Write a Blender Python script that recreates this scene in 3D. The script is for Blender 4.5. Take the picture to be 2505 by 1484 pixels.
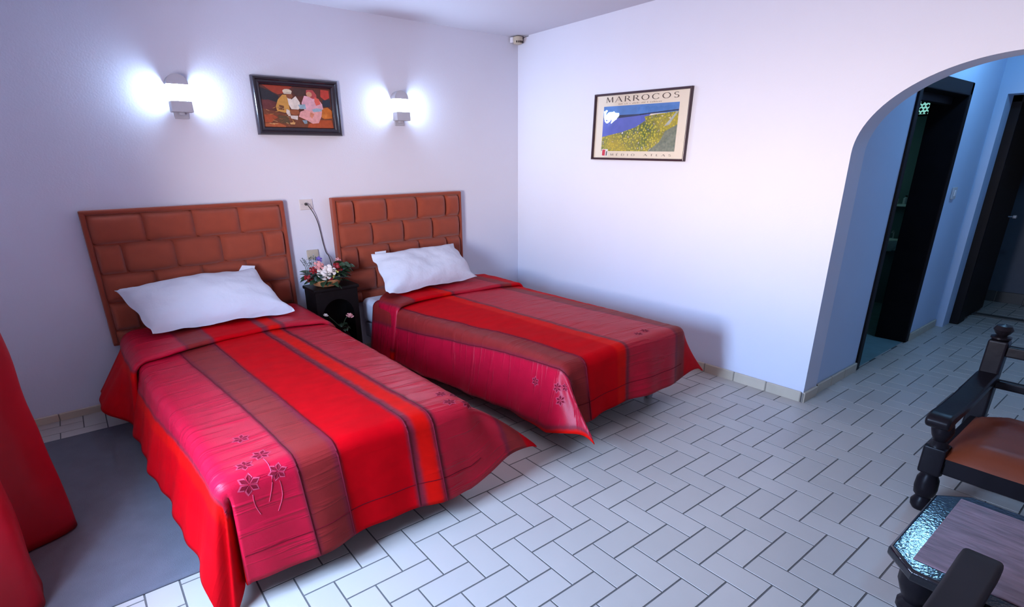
import bpy, bmesh, math, random
from mathutils import Vector, Matrix, noise as mnoise

# ---------------------------------------------------------------- set-up
random.seed(7)
SC = bpy.context.scene
COL = SC.collection
for _o in list(bpy.data.objects):
    bpy.data.objects.remove(_o)
U = 0.12            # one floor-tile width in metres; all coordinates below are in tile widths
PI = math.pi

# ---------------------------------------------------------------- camera
FPX, CXP, CYP, WPX, HPX = 1321.781, 1218.603, 879.252, 2505.0, 1484.0
ROT = [[0.78948, -0.613654, -0.012241], [-0.220944, -0.26553, -0.938444], [0.572629, 0.743588, -0.345214]]
CAMC = [-8.2985, -13.5734, 12.8936]
cam_data = bpy.data.cameras.new('camera')
cam = bpy.data.objects.new('camera', cam_data)
COL.objects.link(cam)
cam_data.sensor_fit = 'HORIZONTAL'
cam_data.sensor_width = 36.0
cam_data.lens = FPX * 36.0 / WPX
cam_data.shift_x = (WPX / 2 - CXP) / WPX
cam_data.shift_y = (CYP - HPX / 2) / WPX
cam_data.clip_start = 0.02
_r, _d, _f = [Vector(v) for v in ROT]
_m = Matrix((( _r.x, -_d.x, -_f.x, CAMC[0] * U),
             ( _r.y, -_d.y, -_f.y, CAMC[1] * U),
             ( _r.z, -_d.z, -_f.z, CAMC[2] * U),
             (0, 0, 0, 1)))
cam.matrix_world = _m
SC.camera = cam

# ---------------------------------------------------------------- world, daylight, exposure
world = bpy.data.worlds.new('sky')
SC.world = world
world.use_nodes = True
_bg = world.node_tree.nodes['Background']
# clear blue sky, pale haze at the horizon, sunlit ground below it
_wt = world.node_tree
_wc = _wt.nodes.new('ShaderNodeTexCoord')
_ws = _wt.nodes.new('ShaderNodeSeparateXYZ')
_wr = _wt.nodes.new('ShaderNodeValToRGB')
_wm = _wt.nodes.new('ShaderNodeMapRange')
_wm.inputs[1].default_value = -0.5; _wm.inputs[2].default_value = 0.5
_wt.links.new(_wc.outputs['Generated'], _ws.inputs[0])
_wt.links.new(_ws.outputs['Z'], _wm.inputs[0])
_wt.links.new(_wm.outputs[0], _wr.inputs[0])
_wr.color_ramp.elements[0].position = 0.20
_wr.color_ramp.elements[0].color = (0.30, 0.27, 0.30, 1)
_wr.color_ramp.elements[1].position = 0.66
_wr.color_ramp.elements[1].color = (0.27, 0.41, 0.68, 1)
for _p, _c in ((0.42, (0.70, 0.61, 0.56)), (0.54, (0.74, 0.66, 0.63))):
    _wr.color_ramp.elements.new(_p).color = (*_c, 1)
_wt.links.new(_wr.outputs[0], _bg.inputs[0])
_bg.inputs[1].default_value = 120.0
WIN = (-3.2, 3.6, 6.0, 15.0)          # window opening in the left wall: y0, y1, z0, z1
_pl = bpy.data.lights.new('window_portal', 'AREA')
_pl.shape = 'RECTANGLE'
_pl.size = (WIN[3] - WIN[2]) * U
_pl.size_y = (WIN[1] - WIN[0]) * U
_pl.cycles.is_portal = True
_po = bpy.data.objects.new('window_portal', _pl)
COL.objects.link(_po)
_po.location = (-14.6 * U, (WIN[0] + WIN[1]) / 2 * U, (WIN[2] + WIN[3]) / 2 * U)
_po.rotation_euler = (0, -PI / 2, 0)
SC.view_settings.view_transform = 'Standard'
SC.view_settings.look = 'None'
SC.view_settings.gamma = 1.0
SC.view_settings.use_curve_mapping = False
SC.view_settings.exposure = 0.30
SC.cycles.use_denoising = True
SC.cycles.max_bounces = 8
SC.cycles.diffuse_bounces = 4
SC.cycles.glossy_bounces = 3
SC.cycles.caustics_reflective = False
SC.cycles.caustics_refractive = False
SC.cycles.adaptive_threshold = 0.02
SC.cycles.sample_clamp_indirect = 6.0
SCONCE = 320.0
HALL_LAMP = 150.0

# ---------------------------------------------------------------- materials
MATS = {}
def mat(name, col, rough=0.6, metal=0.0, spec=0.5, var=0.0, vscale=8.0, bump=0.0, bscale=60.0,
        sheen=0.0, coat=0.0, emit=None, estr=0.0, stretch=None, trans=0.0, detail=4.0, col2=None, rand=0.0, bdist=0.01):
    if name in MATS:
        return MATS[name]
    m = bpy.data.materials.new(name)
    m.use_nodes = True
    nt = m.node_tree
    b = nt.nodes['Principled BSDF']
    b.inputs['Base Color'].default_value = (*col, 1)
    b.inputs['Roughness'].default_value = rough
    b.inputs['Metallic'].default_value = metal
    b.inputs['Specular IOR Level'].default_value = spec
    b.inputs['Sheen Weight'].default_value = sheen
    b.inputs['Coat Weight'].default_value = coat
    b.inputs['Coat Roughness'].default_value = 0.12
    b.inputs['Transmission Weight'].default_value = trans
    if emit:
        b.inputs['Emission Color'].default_value = (*emit, 1)
        b.inputs['Emission Strength'].default_value = estr
    tc = nt.nodes.new('ShaderNodeTexCoord')
    mp = nt.nodes.new('ShaderNodeMapping')
    nt.links.new(tc.outputs['Object'], mp.inputs[0])
    if stretch:
        mp.inputs['Scale'].default_value = stretch
    if var > 0 or col2 or rand > 0:
        nz = nt.nodes.new('ShaderNodeTexNoise')
        nz.inputs['Scale'].default_value = vscale
        nz.inputs['Detail'].default_value = detail
        nt.links.new(mp.outputs[0], nz.inputs['Vector'])
        mx = nt.nodes.new('ShaderNodeMix')
        mx.data_type = 'RGBA'
        c2 = col2 or tuple(min(1, c * (1 + var)) for c in col)
        c1 = col if col2 else tuple(c * (1 - var) for c in col)
        mx.inputs[6].default_value = (*c1, 1)
        mx.inputs[7].default_value = (*c2, 1)
        nt.links.new(nz.outputs['Fac'], mx.inputs[0])
        out = mx.outputs[2]
        if rand > 0:
            oi = nt.nodes.new('ShaderNodeObjectInfo')
            mr = nt.nodes.new('ShaderNodeMapRange')
            mr.inputs[3].default_value = 1 - rand
            mr.inputs[4].default_value = 1 + rand
            nt.links.new(oi.outputs['Random'], mr.inputs[0])
            m2 = nt.nodes.new('ShaderNodeVectorMath')
            m2.operation = 'SCALE'
            nt.links.new(out, m2.inputs[0])
            nt.links.new(mr.outputs[0], m2.inputs['Scale'])
            out = m2.outputs[0]
        nt.links.new(out, b.inputs['Base Color'])
    if bump > 0:
        n2 = nt.nodes.new('ShaderNodeTexNoise')
        n2.inputs['Scale'].default_value = bscale
        n2.inputs['Detail'].default_value = 3
        nt.links.new(mp.outputs[0], n2.inputs['Vector'])
        bp = nt.nodes.new('ShaderNodeBump')
        bp.inputs['Strength'].default_value = bump
        bp.inputs['Distance'].default_value = bdist
        nt.links.new(n2.outputs['Fac'], bp.inputs['Height'])
        nt.links.new(bp.outputs[0], b.inputs['Normal'])
    MATS[name] = m
    return m

M_WALL = mat('painted plaster', (0.67, 0.68, 0.77), 0.85, var=0.02, vscale=3, bump=0.12, bscale=90, bdist=0.004)
M_CEIL = mat('ceiling paint', (0.60, 0.58, 0.64), 0.9, var=0.015, vscale=2)
M_DIM = mat('grey wall', (0.34, 0.34, 0.40), 0.85, var=0.05, vscale=3)
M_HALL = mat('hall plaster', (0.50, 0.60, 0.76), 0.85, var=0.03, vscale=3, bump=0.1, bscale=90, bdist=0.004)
M_TILE = mat('glazed floor tile', (0.46, 0.42, 0.375), 0.36, var=0.05, vscale=5, bump=0.03, bscale=30, rand=0.045, bdist=0.004)
M_GROUT = mat('grout', (0.10, 0.095, 0.09), 0.9, var=0.2, vscale=20)
M_SKIRT = mat('skirting tile', (0.55, 0.47, 0.36), 0.4, var=0.12, vscale=10, rand=0.08)
M_MORTAR = mat('skirting mortar', (0.22, 0.19, 0.16), 0.9)
M_SUEDE = mat('rust suede', (0.27, 0.042, 0.014), 0.85, var=0.16, vscale=14, sheen=0.25, bump=0.08, bscale=200, bdist=0.003)
M_SUEDE2 = mat('rust suede border', (0.25, 0.038, 0.013), 0.85, var=0.12, vscale=14, sheen=0.25)
M_SHEET = mat('white sheet', (0.66, 0.66, 0.72), 0.9, bump=0.2, bscale=12, bdist=0.01)
M_PILLOW = mat('pillow cotton', (0.64, 0.64, 0.69), 0.9, bump=0.7, bscale=11, bdist=0.014)
M_BLACKWOOD = mat('dark lacquered wood', (0.009, 0.007, 0.009), 0.33, var=0.4, vscale=12, spec=0.10, coat=0.0, bump=0.15, bscale=35, bdist=0.004)
M_TABLEWOOD = mat('black crackled lacquer', (0.006, 0.007, 0.010), 0.10, spec=0.5, coat=0.0, bump=0.14, bscale=90, bdist=0.004)
M_LEATHER = mat('tan leather', (0.16, 0.032, 0.011), 0.42, spec=0.3, var=0.25, vscale=7, bump=0.12, bscale=80, bdist=0.003)
M_DKLEATHER = mat('worn arm wood', (0.017, 0.013, 0.014), 0.6, spec=0.2, var=0.3, vscale=9, bump=0.1, bscale=60, bdist=0.003)
M_STONE = mat('rose travertine', (0.03, 0.008, 0.010), 0.4, col2=(0.34, 0.22, 0.26), vscale=11, stretch=(4.5, 0.8, 1), bump=0.8, bscale=14, bdist=0.004, detail=9)
M_RUG = mat('grey rug', (0.115, 0.115, 0.135), 0.97, var=0.18, vscale=10, bump=0.5, bscale=260, bdist=0.004)
M_METAL = mat('brushed grey metal', (0.46, 0.47, 0.53), 0.5, metal=0.1)
M_FRAME = mat('ebony frame', (0.018, 0.012, 0.02), 0.22, coat=0.5)
M_PFRAME = mat('poster frame', (0.035, 0.012, 0.02), 0.3, coat=0.3)
M_PLASTIC = mat('cream plastic', (0.62, 0.58, 0.58), 0.45)
M_BEIGE = mat('beige plastic', (0.50, 0.43, 0.33), 0.5)
M_WHITEPL = mat('white plastic', (0.75, 0.74, 0.78), 0.4)
M_CABLE = mat('dark cable', (0.02, 0.018, 0.02), 0.5)
M_DARKHOLE = mat('dark slot', (0.03, 0.018, 0.014), 0.7)
M_NIGHT = mat('dark stained wood', (0.005, 0.003, 0.003), 0.5, spec=0.2, var=0.4, vscale=9)
M_DOOR = mat('dark door frame wood', (0.007, 0.006, 0.008), 0.5, spec=0.12, var=0.4, vscale=8)
M_BATH = mat('bathroom tile', (0.10, 0.16, 0.17), 0.3, var=0.2, vscale=5)
M_TEAL = mat('backlit lattice glass', (0.2, 0.5, 0.45), 0.5, emit=(0.25, 0.62, 0.55), estr=0.8)
M_PORC = mat('white porcelain', (0.8, 0.85, 0.85), 0.15)
M_CURT = mat('red velvet curtain', (0.30, 0.0005, 0.009), 0.5, var=0.15, vscale=6, spec=0.3, bump=0.15, bscale=50, bdist=0.004)
M_LEAF = mat('green leaf', (0.022, 0.055, 0.022), 0.5, var=0.4, vscale=20)
M_LEAF2 = mat('silver green leaf', (0.10, 0.14, 0.13), 0.55, var=0.3, vscale=20)
M_ROSEW = mat('white rose', (0.80, 0.70, 0.62), 0.7)
M_ROSEP = mat('pink rose', (0.70, 0.30, 0.28), 0.7)
M_ROSER = mat('red rose', (0.30, 0.008, 0.012), 0.6)
M_VIOLET = mat('violet flower', (0.16, 0.10, 0.42), 0.7)
M_YELLOW = mat('yellow bud', (0.55, 0.50, 0.12), 0.7)
M_BASKET = mat('woven basket', (0.45, 0.20, 0.08), 0.8, var=0.4, vscale=60)

# ---------------------------------------------------------------- mesh helpers
class MB:
    """collects shapes in tile-width coordinates; build() links them as ONE mesh object"""
    def __init__(s):
        s.v = []; s.f = []; s.m = []; s.uv = None; s.smooth = True; s.wn = False
    def add(s, verts, faces, mi=0):
        o = len(s.v)
        s.v += [tuple(p) for p in verts]
        s.f += [tuple(i + o for i in f) for f in faces]
        s.m += [mi] * len(faces)
        return s
    def box(s, x0, x1, y0, y1, z0, z1, mi=0):
        p = [(x, y, z) for z in (z0, z1) for y in (y0, y1) for x in (x0, x1)]
        return s.add(p, [(0, 2, 3, 1), (4, 5, 7, 6), (0, 1, 5, 4), (2, 6, 7, 3), (0, 4, 6, 2), (1, 3, 7, 5)], mi)
    def rbox(s, x0, x1, y0, y1, z0, z1, r=0.05, seg=2, mi=0, xf=None):
        bm = bmesh.new()
        bmesh.ops.create_cube(bm, size=1)
        for v in bm.verts:
            v.co = Vector(((x0 + x1) / 2 + v.co.x * (x1 - x0), (y0 + y1) / 2 + v.co.y * (y1 - y0), (z0 + z1) / 2 + v.co.z * (z1 - z0)))
        r = min(r, 0.49 * min(x1 - x0, y1 - y0, z1 - z0))
        bmesh.ops.bevel(bm, geom=list(bm.edges), offset=r, segments=seg, profile=0.5, affect='EDGES')
        s.wn = True
        s.bm(bm, mi, xf)
        return s
    def bm(s, bm, mi=0, xf=None):
        bm.verts.index_update()
        s.add([(xf(v.co) if xf else v.co[:]) for v in bm.verts], [[v.index for v in f.verts] for f in bm.faces], mi)
        bm.free()
        return s
    def prism(s, pts, h0, h1, axis='z', mi=0, xf=None):
        n = len(pts)
        def P(a, b, h):
            q = {'z': (a, b, h), 'y': (a, h, b), 'x': (h, a, b)}[axis]
            return xf(Vector(q)) if xf else q
        vs = [P(a, b, h0) for a, b in pts] + [P(a, b, h1) for a, b in pts]
        fs = [tuple(range(n))[::-1], tuple(range(n, 2 * n))] + [(i, (i + 1) % n, n + (i + 1) % n, n + i) for i in range(n)]
        return s.add(vs, fs, mi)
    def lathe(s, prof, x, y, z=0.0, seg=16, mi=0, xf=None, a0=0.0, a1=2 * PI):
        full = abs(a1 - a0 - 2 * PI) < 1e-6
        n = seg if full else seg + 1
        vs = []
        for r, h in prof:
            for k in range(n):
                a = a0 + (a1 - a0) * k / seg
                q = (x + r * math.cos(a), y + r * math.sin(a), z + h)
                vs.append(xf(Vector(q)) if xf else q)
        fs = []
        for j in range(len(prof) - 1):
            for k in range(seg):
                k2 = (k + 1) % n
                fs.append((j * n + k, j * n + k2, (j + 1) * n + k2, (j + 1) * n + k))
        fs.append(tuple(range(n))[::-1])
        fs.append(tuple(range((len(prof) - 1) * n, len(prof) * n)))
        return s.add(vs, fs, mi)
    def tube(s, pts, r, seg=8, mi=0, cap=True):
        pts = [Vector(p) for p in pts]
        vs = []
        n = len(pts)
        up = Vector((0.13, 0.31, 0.94))
        for i, p in enumerate(pts):
            t = (pts[min(i + 1, n - 1)] - pts[max(i - 1, 0)]).normalized()
            a = t.cross(up)
            if a.length < 1e-3:
                a = t.cross(Vector((1, 0, 0)))
            a.normalize()
            b = t.cross(a)
            rr = r(i / (n - 1)) if callable(r) else r
            for k in range(seg):
                w = 2 * PI * k / seg
                vs.append(tuple(p + a * (rr * math.cos(w)) + b * (rr * math.sin(w))))
        fs = [(i * seg + k, i * seg + (k + 1) % seg, (i + 1) * seg + (k + 1) % seg, (i + 1) * seg + k) for i in range(n - 1) for k in range(seg)]
        if cap:
            fs += [tuple(range(seg))[::-1], tuple(range((n - 1) * seg, n * seg))]
        return s.add(vs, fs, mi)
    def grid(s, fn, nu, nv, mi=0):
        vs = [fn(i / nu, j / nv) for j in range(nv + 1) for i in range(nu + 1)]
        fs = [(j * (nu + 1) + i, j * (nu + 1) + i + 1, (j + 1) * (nu + 1) + i + 1, (j + 1) * (nu + 1) + i) for j in range(nv) for i in range(nu)]
        return s.add(vs, fs, mi)
    def sphere(s, c, rx, ry=None, rz=None, seg=14, ring=9, mi=0):
        ry = ry or rx; rz = rz or rx
        prof = [(max(1e-3, math.sin(PI * k / ring)), -math.cos(PI * k / ring)) for k in range(ring + 1)]
        return s.lathe(prof, 0, 0, 0, seg, mi, lambda q: (c[0] + q.x * rx, c[1] + q.y * ry, c[2] + q.z * rz))
    def build(s, name, mats, parent=None, smooth=None, base=None, auto=38):
        if base is None:
            if parent is not None:
                base = BASE[root_of(parent).name]
            else:
                xs = [p[0] for p in s.v]; ys = [p[1] for p in s.v]; zs = [p[2] for p in s.v]
                base = ((min(xs) + max(xs)) / 2, (min(ys) + max(ys)) / 2, min(zs))
        me = bpy.data.meshes.new(name)
        me.from_pydata([((x - base[0]) * U, (y - base[1]) * U, (z - base[2]) * U) for x, y, z in s.v], [], s.f)
        for m in (mats if isinstance(mats, (list, tuple)) else [mats]):
            me.materials.append(m)
        me.polygons.foreach_set('material_index', s.m)
        if s.uv:
            ul = me.uv_layers.new(name='UVMap')
            for l in me.loops:
                ul.data[l.index].uv = s.uv[l.vertex_index]
        if smooth if smooth is not None else s.smooth:
            me.polygons.foreach_set('use_smooth', [True] * len(me.polygons))
            if auto:
                me.set_sharp_from_angle(angle=math.radians(auto))
        me.update()
        o = bpy.data.objects.new(name, me)
        COL.objects.link(o)
        if parent is not None:
            o.parent = parent
        else:
            o.location = tuple(c * U for c in base)
            BASE[o.name] = base
        if s.wn and (smooth if smooth is not None else s.smooth):
            wm = o.modifiers.new('weighted normals', 'WEIGHTED_NORMAL')
            wm.keep_sharp = True; wm.weight = 100
        return o

BASE = {}
def root_of(o):
    while o.parent is not None:
        o = o.parent
    return o
def tag(o, label=None, cat=None, group=None, kind=None):
    if label: o['label'] = label
    if cat: o['category'] = cat
    if group: o['group'] = group
    if kind: o['kind'] = kind
    return o
def thing(name, base, label, cat, group=None):
    o = bpy.data.objects.new(name, None)
    COL.objects.link(o)
    o.empty_display_size = 0.1
    o.location = tuple(c * U for c in base)
    BASE[o.name] = base
    return tag(o, label, cat, group)
def inst(mesh_obj, name, parent, pos):
    """another object sharing the mesh; pos in tile widths"""
    b = BASE[root_of(parent).name]
    o = bpy.data.objects.new(name, mesh_obj)
    COL.objects.link(o)
    o.parent = parent
    o.location = tuple((pos[i] - b[i]) * U for i in range(3))
    return o
def struct(name, mb, m, label=None, smooth=False):
    o = mb.build(name, m, smooth=smooth)
    return tag(o, label, None, None, 'structure')

# back wall: slightly out of square with the tile grid
TH = math.radians(1.5)
def W(a, dep, z):
    """point on the back wall: a along it (0 = corner, negative to the left), dep out into the room"""
    return (22 + a * math.cos(TH) + dep * math.sin(TH), 22.76 + a * math.sin(TH) - dep * math.cos(TH), z)
def WX(q):                       # for builders: x = a, y = -dep, z
    return W(q[0], -q[1], q[2])

# ================================================================ SETTING
CEILZ = 21.68
HX1 = 62.0
# ---- floor: grout slab + herringbone tiles
fb = MB(); fb.box(-14.7, HX1, -18.5, 24.4, -1.0, -0.014)
floor = struct('floor', fb, M_GROUT, 'pale ceramic tile floor laid in a herringbone pattern')
def tile_mesh(w, h, name):
    g, t, c = 0.027, 0.03, 0.004
    b = MB()
    lo = [(g, -h + g), (w - g, -h + g), (w - g, -g), (g, -g)]
    hi = [(g + c, -h + g + c), (w - g - c, -h + g + c), (w - g - c, -g - c), (g + c, -g - c)]
    vs = [(x, y, -0.04) for x, y in lo] + [(x, y, -0.005) for x, y in lo] + [(x, y, 0.0) for x, y in hi]
    fs = [(8, 9, 10, 11)] + [(k * 4 + i, k * 4 + (i + 1) % 4, k * 4 + 4 + (i + 1) % 4, k * 4 + 4 + i) for k in (0, 1) for i in range(4)]
    return vs, fs
TV, TF = tile_mesh(1, 2, 'v')
HV, HF = tile_mesh(2, 1, 'h')
def as_mesh(name, vs, fs, m):
    me = bpy.data.meshes.new(name)
    me.from_pydata([(x * U, y * U, z * U) for x, y, z in vs], [], fs)
    me.materials.append(m)
    me.update()
    return me
ME_V = as_mesh('tile', TV, TF, M_TILE)
ME_H = as_mesh('tile', HV, HF, M_TILE)
def proj(x, y, z=0):
    q = (x - CAMC[0], y - CAMC[1], z - CAMC[2])
    c = [sum(ROT[i][j] * q[j] for j in range(3)) for i in range(3)]
    if c[2] < 0.5:
        return None
    return (CXP + FPX * c[0] / c[2], CYP + FPX * c[1] / c[2], c[2])
def floor_ok(x0, x1, y0, y1):
    cx, cy = (x0 + x1) / 2, (y0 + y1) / 2
    if cx < 22.6:
        return x0 > -14.6 and y1 < 24.0 and y0 > -18.4 and x1 < 24.1
    return x1 < 59.8 and y1 < -0.3 and y0 > -14.4
tiles = []
for k in range(-60, 90):
    for n in range(-40, 40):
        for kind in (0, 1):
            u0, v0 = (k + 4 * n, k) if kind == 0 else (k + 4 * n + 1, k)
            w, h = (1, 2) if kind == 0 else (2, 1)
            x0, x1, y0, y1 = u0, u0 + w, -v0 - h, -v0
            if not floor_ok(x0, x1, y0, y1):
                continue
            cx, cy = (x0 + x1) / 2, (y0 + y1) / 2
            p = proj(cx, cy)
            vis = p is not None and -20 < p[0] < 2525 and -20 < p[1] < 1504
            hid = (-7.3 < cx < 2.2 and cy > 3.2) or (7.6 < cx < 16.6 and cy > 3.6) or (-12 < cx < -7 and 4.6 < cy < 18.6) or (2 < cx < 7.6 and cy > 5) or cx < -10.5
            hid = hid or (cx > 40) or (cx > 16.5 and cy < -9.5) or (5.6 < cx < 10.5 and cy < -10.8) or cx > 17 and cy > 4.2
            tiles.append((-(p[2]) if (vis and not hid) else -1e9, kind, u0, -v0))
tiles.sort(reverse=True)
rest = MB()
for i, (sc_, kind, x, y) in enumerate(tiles):
    if i < 300 and sc_ > -1e8:
        inst(ME_V if kind == 0 else ME_H, 'tile', floor, (x, y, 0))
    else:
        rest.add([(a + x, b + y, c) for a, b, c in (TV if kind == 0 else HV)], TF if kind == 0 else HF)
ro = rest.build('tile_field', M_TILE, floor, smooth=False)
ro['kind'] = 'stuff'

# ---- walls
def wall_box(name, a, m=M_WALL, label=None):
    return struct(name, MB().box(*a), m, label)
wb = MB(); wb.box(-36.6, 0.4, 0, 1.5, -0.1, 22.4)
wb.v = [WX(p) for p in wb.v]
struct('wall_back', wb, M_WALL, 'white plaster wall behind the two beds')
arch = [(-7.6 + 5.5 * math.cos(PI * k / 48), 13.0 + 3.65 * math.sin(PI * k / 48)) for k in range(49)]
outl = [(23.4, -0.1), (23.4, 22.4), (-18.6, 22.4), (-18.6, -0.1), (-13.1, -0.1)] + arch[::-1] + [(-2.1, -0.1)]
struct('wall_right', MB().prism(outl, 22.0, 23.6, 'x'), M_WALL, 'white plaster wall with a wide arched opening', smooth=False)
y0, y1, z0, z1 = WIN
wl = MB()
wl.box(-14.7, -13.2, -18.6, y0, -0.1, 22.4).box(-14.7, -13.2, y1, 24.2, -0.1, 22.4)
wl.box(-14.7, -13.2, y0, y1, -0.1, z0).box(-14.7, -13.2, y0, y1, z1, 22.4)
struct('wall_left', wl, M_WALL, 'white plaster wall with the tall window')
wf = MB(); wf.box(-14.7, 23.6, -18.6, -17.2, -0.1, 22.4)
struct('wall_front', wf, M_DIM, 'grey wall behind the camera')
struct('ceiling', MB().box(-14.7, HX1, -18.6, 24.4, CEILZ, 23.2), M_CEIL, 'smooth white ceiling')
# hall
hl = [(23.6, -0.1), (23.6, 22.4), (52.0, 22.4), (52.0, -0.1), (38.5, -0.1), (38.5, 16.9), (29.5, 16.9), (29.5, -0.1)]
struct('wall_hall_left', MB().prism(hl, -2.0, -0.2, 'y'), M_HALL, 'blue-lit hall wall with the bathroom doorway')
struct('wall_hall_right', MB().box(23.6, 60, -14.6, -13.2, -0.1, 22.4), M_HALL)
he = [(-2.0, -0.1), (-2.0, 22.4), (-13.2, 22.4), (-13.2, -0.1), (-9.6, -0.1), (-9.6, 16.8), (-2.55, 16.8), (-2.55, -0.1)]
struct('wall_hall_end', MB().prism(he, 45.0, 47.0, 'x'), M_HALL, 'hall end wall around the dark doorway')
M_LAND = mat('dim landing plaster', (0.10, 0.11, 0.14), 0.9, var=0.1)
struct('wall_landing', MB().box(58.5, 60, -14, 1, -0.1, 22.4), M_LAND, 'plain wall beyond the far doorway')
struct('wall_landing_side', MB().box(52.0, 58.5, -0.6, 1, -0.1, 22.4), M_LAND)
bt = MB()
bt.box(50.0, 51.2, -0.2, 9, -0.1, 22.4).box(23.6, 51.2, 8.0, 9.2, -0.1, 22.4).box(23.6, 24.4, -0.2, 9, -0.1, 22.4)
struct('wall_bathroom', bt, M_BATH, 'dark tiled bathroom walls')
struct('floor_bathroom', MB().box(24.4, 50.0, -1.9, 8.0, -0.05, 0.01), mat('teal bathroom floor', (0.18, 0.30, 0.32), 0.3, var=0.3, vscale=10))
struct('trim_1', MB().rbox(51.2, 52.0, -13.2, -2.0, -0.1, 0.12, 0.05), mat('dark threshold', (0.06, 0.055, 0.05), 0.6), 'raised threshold strip at the far doorway')

# ---- window in the left wall (outside the frame)
wn = MB()
wn.box(-14.2, -13.5, y0, y0 + 0.35, z0, z1).box(-14.2, -13.5, y1 - 0.35, y1, z0, z1)
wn.box(-14.2, -13.5, y0, y1, z0, z0 + 0.35).box(-14.2, -13.5, y0, y1, z1 - 0.35, z1)
wn.box(-14.1, -13.6, (y0 + y1) / 2 - 0.2, (y0 + y1) / 2 + 0.2, z0, z1)
struct('window_1', wn, M_WHITEPL, 'tall white framed window')

# ---- baseboards of single tiles
def base_row(name, label, n, place, length=2.0, h=0.58, th=0.14, m=None):
    """place(s, d, z): s along the wall, d out from it"""
    mo = MB().prism([(0, -0.03), (n * length, -0.03), (n * length, h - 0.03), (0, h - 0.03)], 0, th * 0.7, 'y', xf=lambda q: place(q.x, q.y, q.z))
    bo = struct(name, mo, M_MORTAR, label)
    for k in range(n):
        t = MB().rbox(k * length + 0.025, (k + 1) * length - 0.025, 0.0, th, -0.03, h, 0.035, 1, xf=lambda q: place(q.x, q.y, q.z))
        t.build('skirting_tile', m or M_SKIRT, bo, smooth=False)
    return bo
base_row('baseboard_right', 'row of beige skirting tiles along the right wall', 12, lambda s, d, z: (22.0 - d, -2.04 + s, z))
base_row('baseboard_arch', 'short beige skirting tile around the arch corner', 1, lambda s, d, z: (21.86 + s * 0.84, -2.1 - d, z))
base_row('baseboard_hall_left', 'beige skirting tiles along the hall wall', 3, lambda s, d, z: (23.75 + s * 0.93, -2.0 - d, z))
base_row('baseboard_hall_far', 'beige skirting tiles beyond the bathroom door', 3, lambda s, d, z: (38.8 + s, -2.0 - d, z))
base_row('baseboard_back', 'beige skirting tiles below the headboard wall', 17, lambda s, d, z: W(-35.0 + s, d, z), h=0.4)
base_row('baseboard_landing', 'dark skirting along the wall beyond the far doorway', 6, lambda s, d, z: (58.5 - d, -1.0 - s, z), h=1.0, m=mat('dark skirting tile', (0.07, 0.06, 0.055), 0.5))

# ---- doors
d1 = thing('door_1', (33.8, -1.1, 0), 'dark wooden door frame of the bathroom seen through the arch', 'door frame')
del d1['category']; d1['kind'] = 'structure'
MB().rbox(29.3, 29.85, -2.12, -0.1, 0, 17.15, 0.08).build('jamb', M_DOOR, d1)
MB().rbox(38.2, 38.75, -2.12, -0.1, 0, 17.15, 0.08).build('jamb', M_DOOR, d1)
MB().rbox(29.3, 38.75, -2.12, -0.1, 16.35, 17.15, 0.08).build('head_rail', M_DOOR, d1)
MB().rbox(29.85, 38.2, -1.3, -0.9, 15.9, 16.4, 0.06).build('door_stop', M_DOOR, d1)
d2 = thing('door_2', (47.3, -6, 0), 'dark wooden door frame at the far end of the hall', 'door frame')
del d2['category']; d2['kind'] = 'structure'
MB().rbox(46.7, 48.4, -3.15, -2.5, 0, 16.85, 0.08).build('jamb', M_DOOR, d2)
MB().rbox(46.7, 48.4, -9.65, -9.0, 0, 16.85, 0.08).build('jamb', M_DOOR, d2)
MB().rbox(46.7, 48.4, -9.65, -2.5, 16.3, 16.85, 0.08).build('head_rail', M_DOOR, d2)
# door leaf of the far doorway, opened into the landing
dl = MB().rbox(48.4, 54.5, -3.0, -2.6, 0.1, 16.3, 0.05)
dl.build('door_leaf', M_DOOR, d2)
MB().lathe([(0.05, 0), (0.05, 0.25), (0.14, 0.3), (0.14, 0.5), (0.02, 0.55)], 0, 0, 0, 10, 0, lambda q: (53.8 + q.x, -3.0 - q.z, 8 + q.y)).build('door_handle', M_METAL, d2)

# ---- bathroom: lattice window, shelf, ledge
w2 = thing('window_2', (49.9, 3.5, 16.2), 'small teal-lit lattice window high in the bathroom', 'window')
del w2['category']; w2['kind'] = 'structure'
MB().box(49.92, 49.99, 2.4, 4.9, 16.1, 17.6).build('pane', M_TEAL, w2)
for r in range(6):
    for c in range(9):
        yy = 2.5 + c * 0.29 + (0.145 if r % 2 else 0); zz = 16.2 + r * 0.26
        if yy > 4.9: continue
        s_ = 0.125 if (r + c) % 2 else 0.09
        MB().prism([(yy - s_, zz), (yy, zz - s_), (yy + s_, zz), (yy, zz + s_)], 49.84, 49.93, 'x').build('lattice_diamond', M_DOOR, w2, smooth=False)
fr = MB()
fr.box(49.8, 49.99, 2.25, 2.4, 15.95, 17.75).box(49.8, 49.99, 4.9, 5.05, 15.95, 17.75).box(49.8, 49.99, 2.25, 5.05, 15.95, 16.1).box(49.8, 49.99, 2.25, 5.05, 17.6, 17.75)
fr.build('window_frame', M_DOOR, w2, smooth=False)
fill_mb = MB(); fill_mb.box(43.0, 47.5, 7.9, 8.0, 9.5, 14.5)  # added glowing panel, out of view, to brighten the shelf and basin
struct('bathroom_fill_panel', fill_mb, mat('bathroom fill glow', (0.3, 0.5, 0.5), 0.5, emit=(0.30, 0.66, 0.60), estr=0.9), 'unseen glowing panel added to light the bathroom shelf')
sh = thing('bathroom_shelf', (49.4, 3.6, 8.4), 'white wall shelf in the dark bathroom', 'shelf')
MB().rbox(48.8, 50.0, 2.3, 5.2, 8.75, 8.95, 0.05).build('shelf_board', M_PORC, sh)
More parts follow.
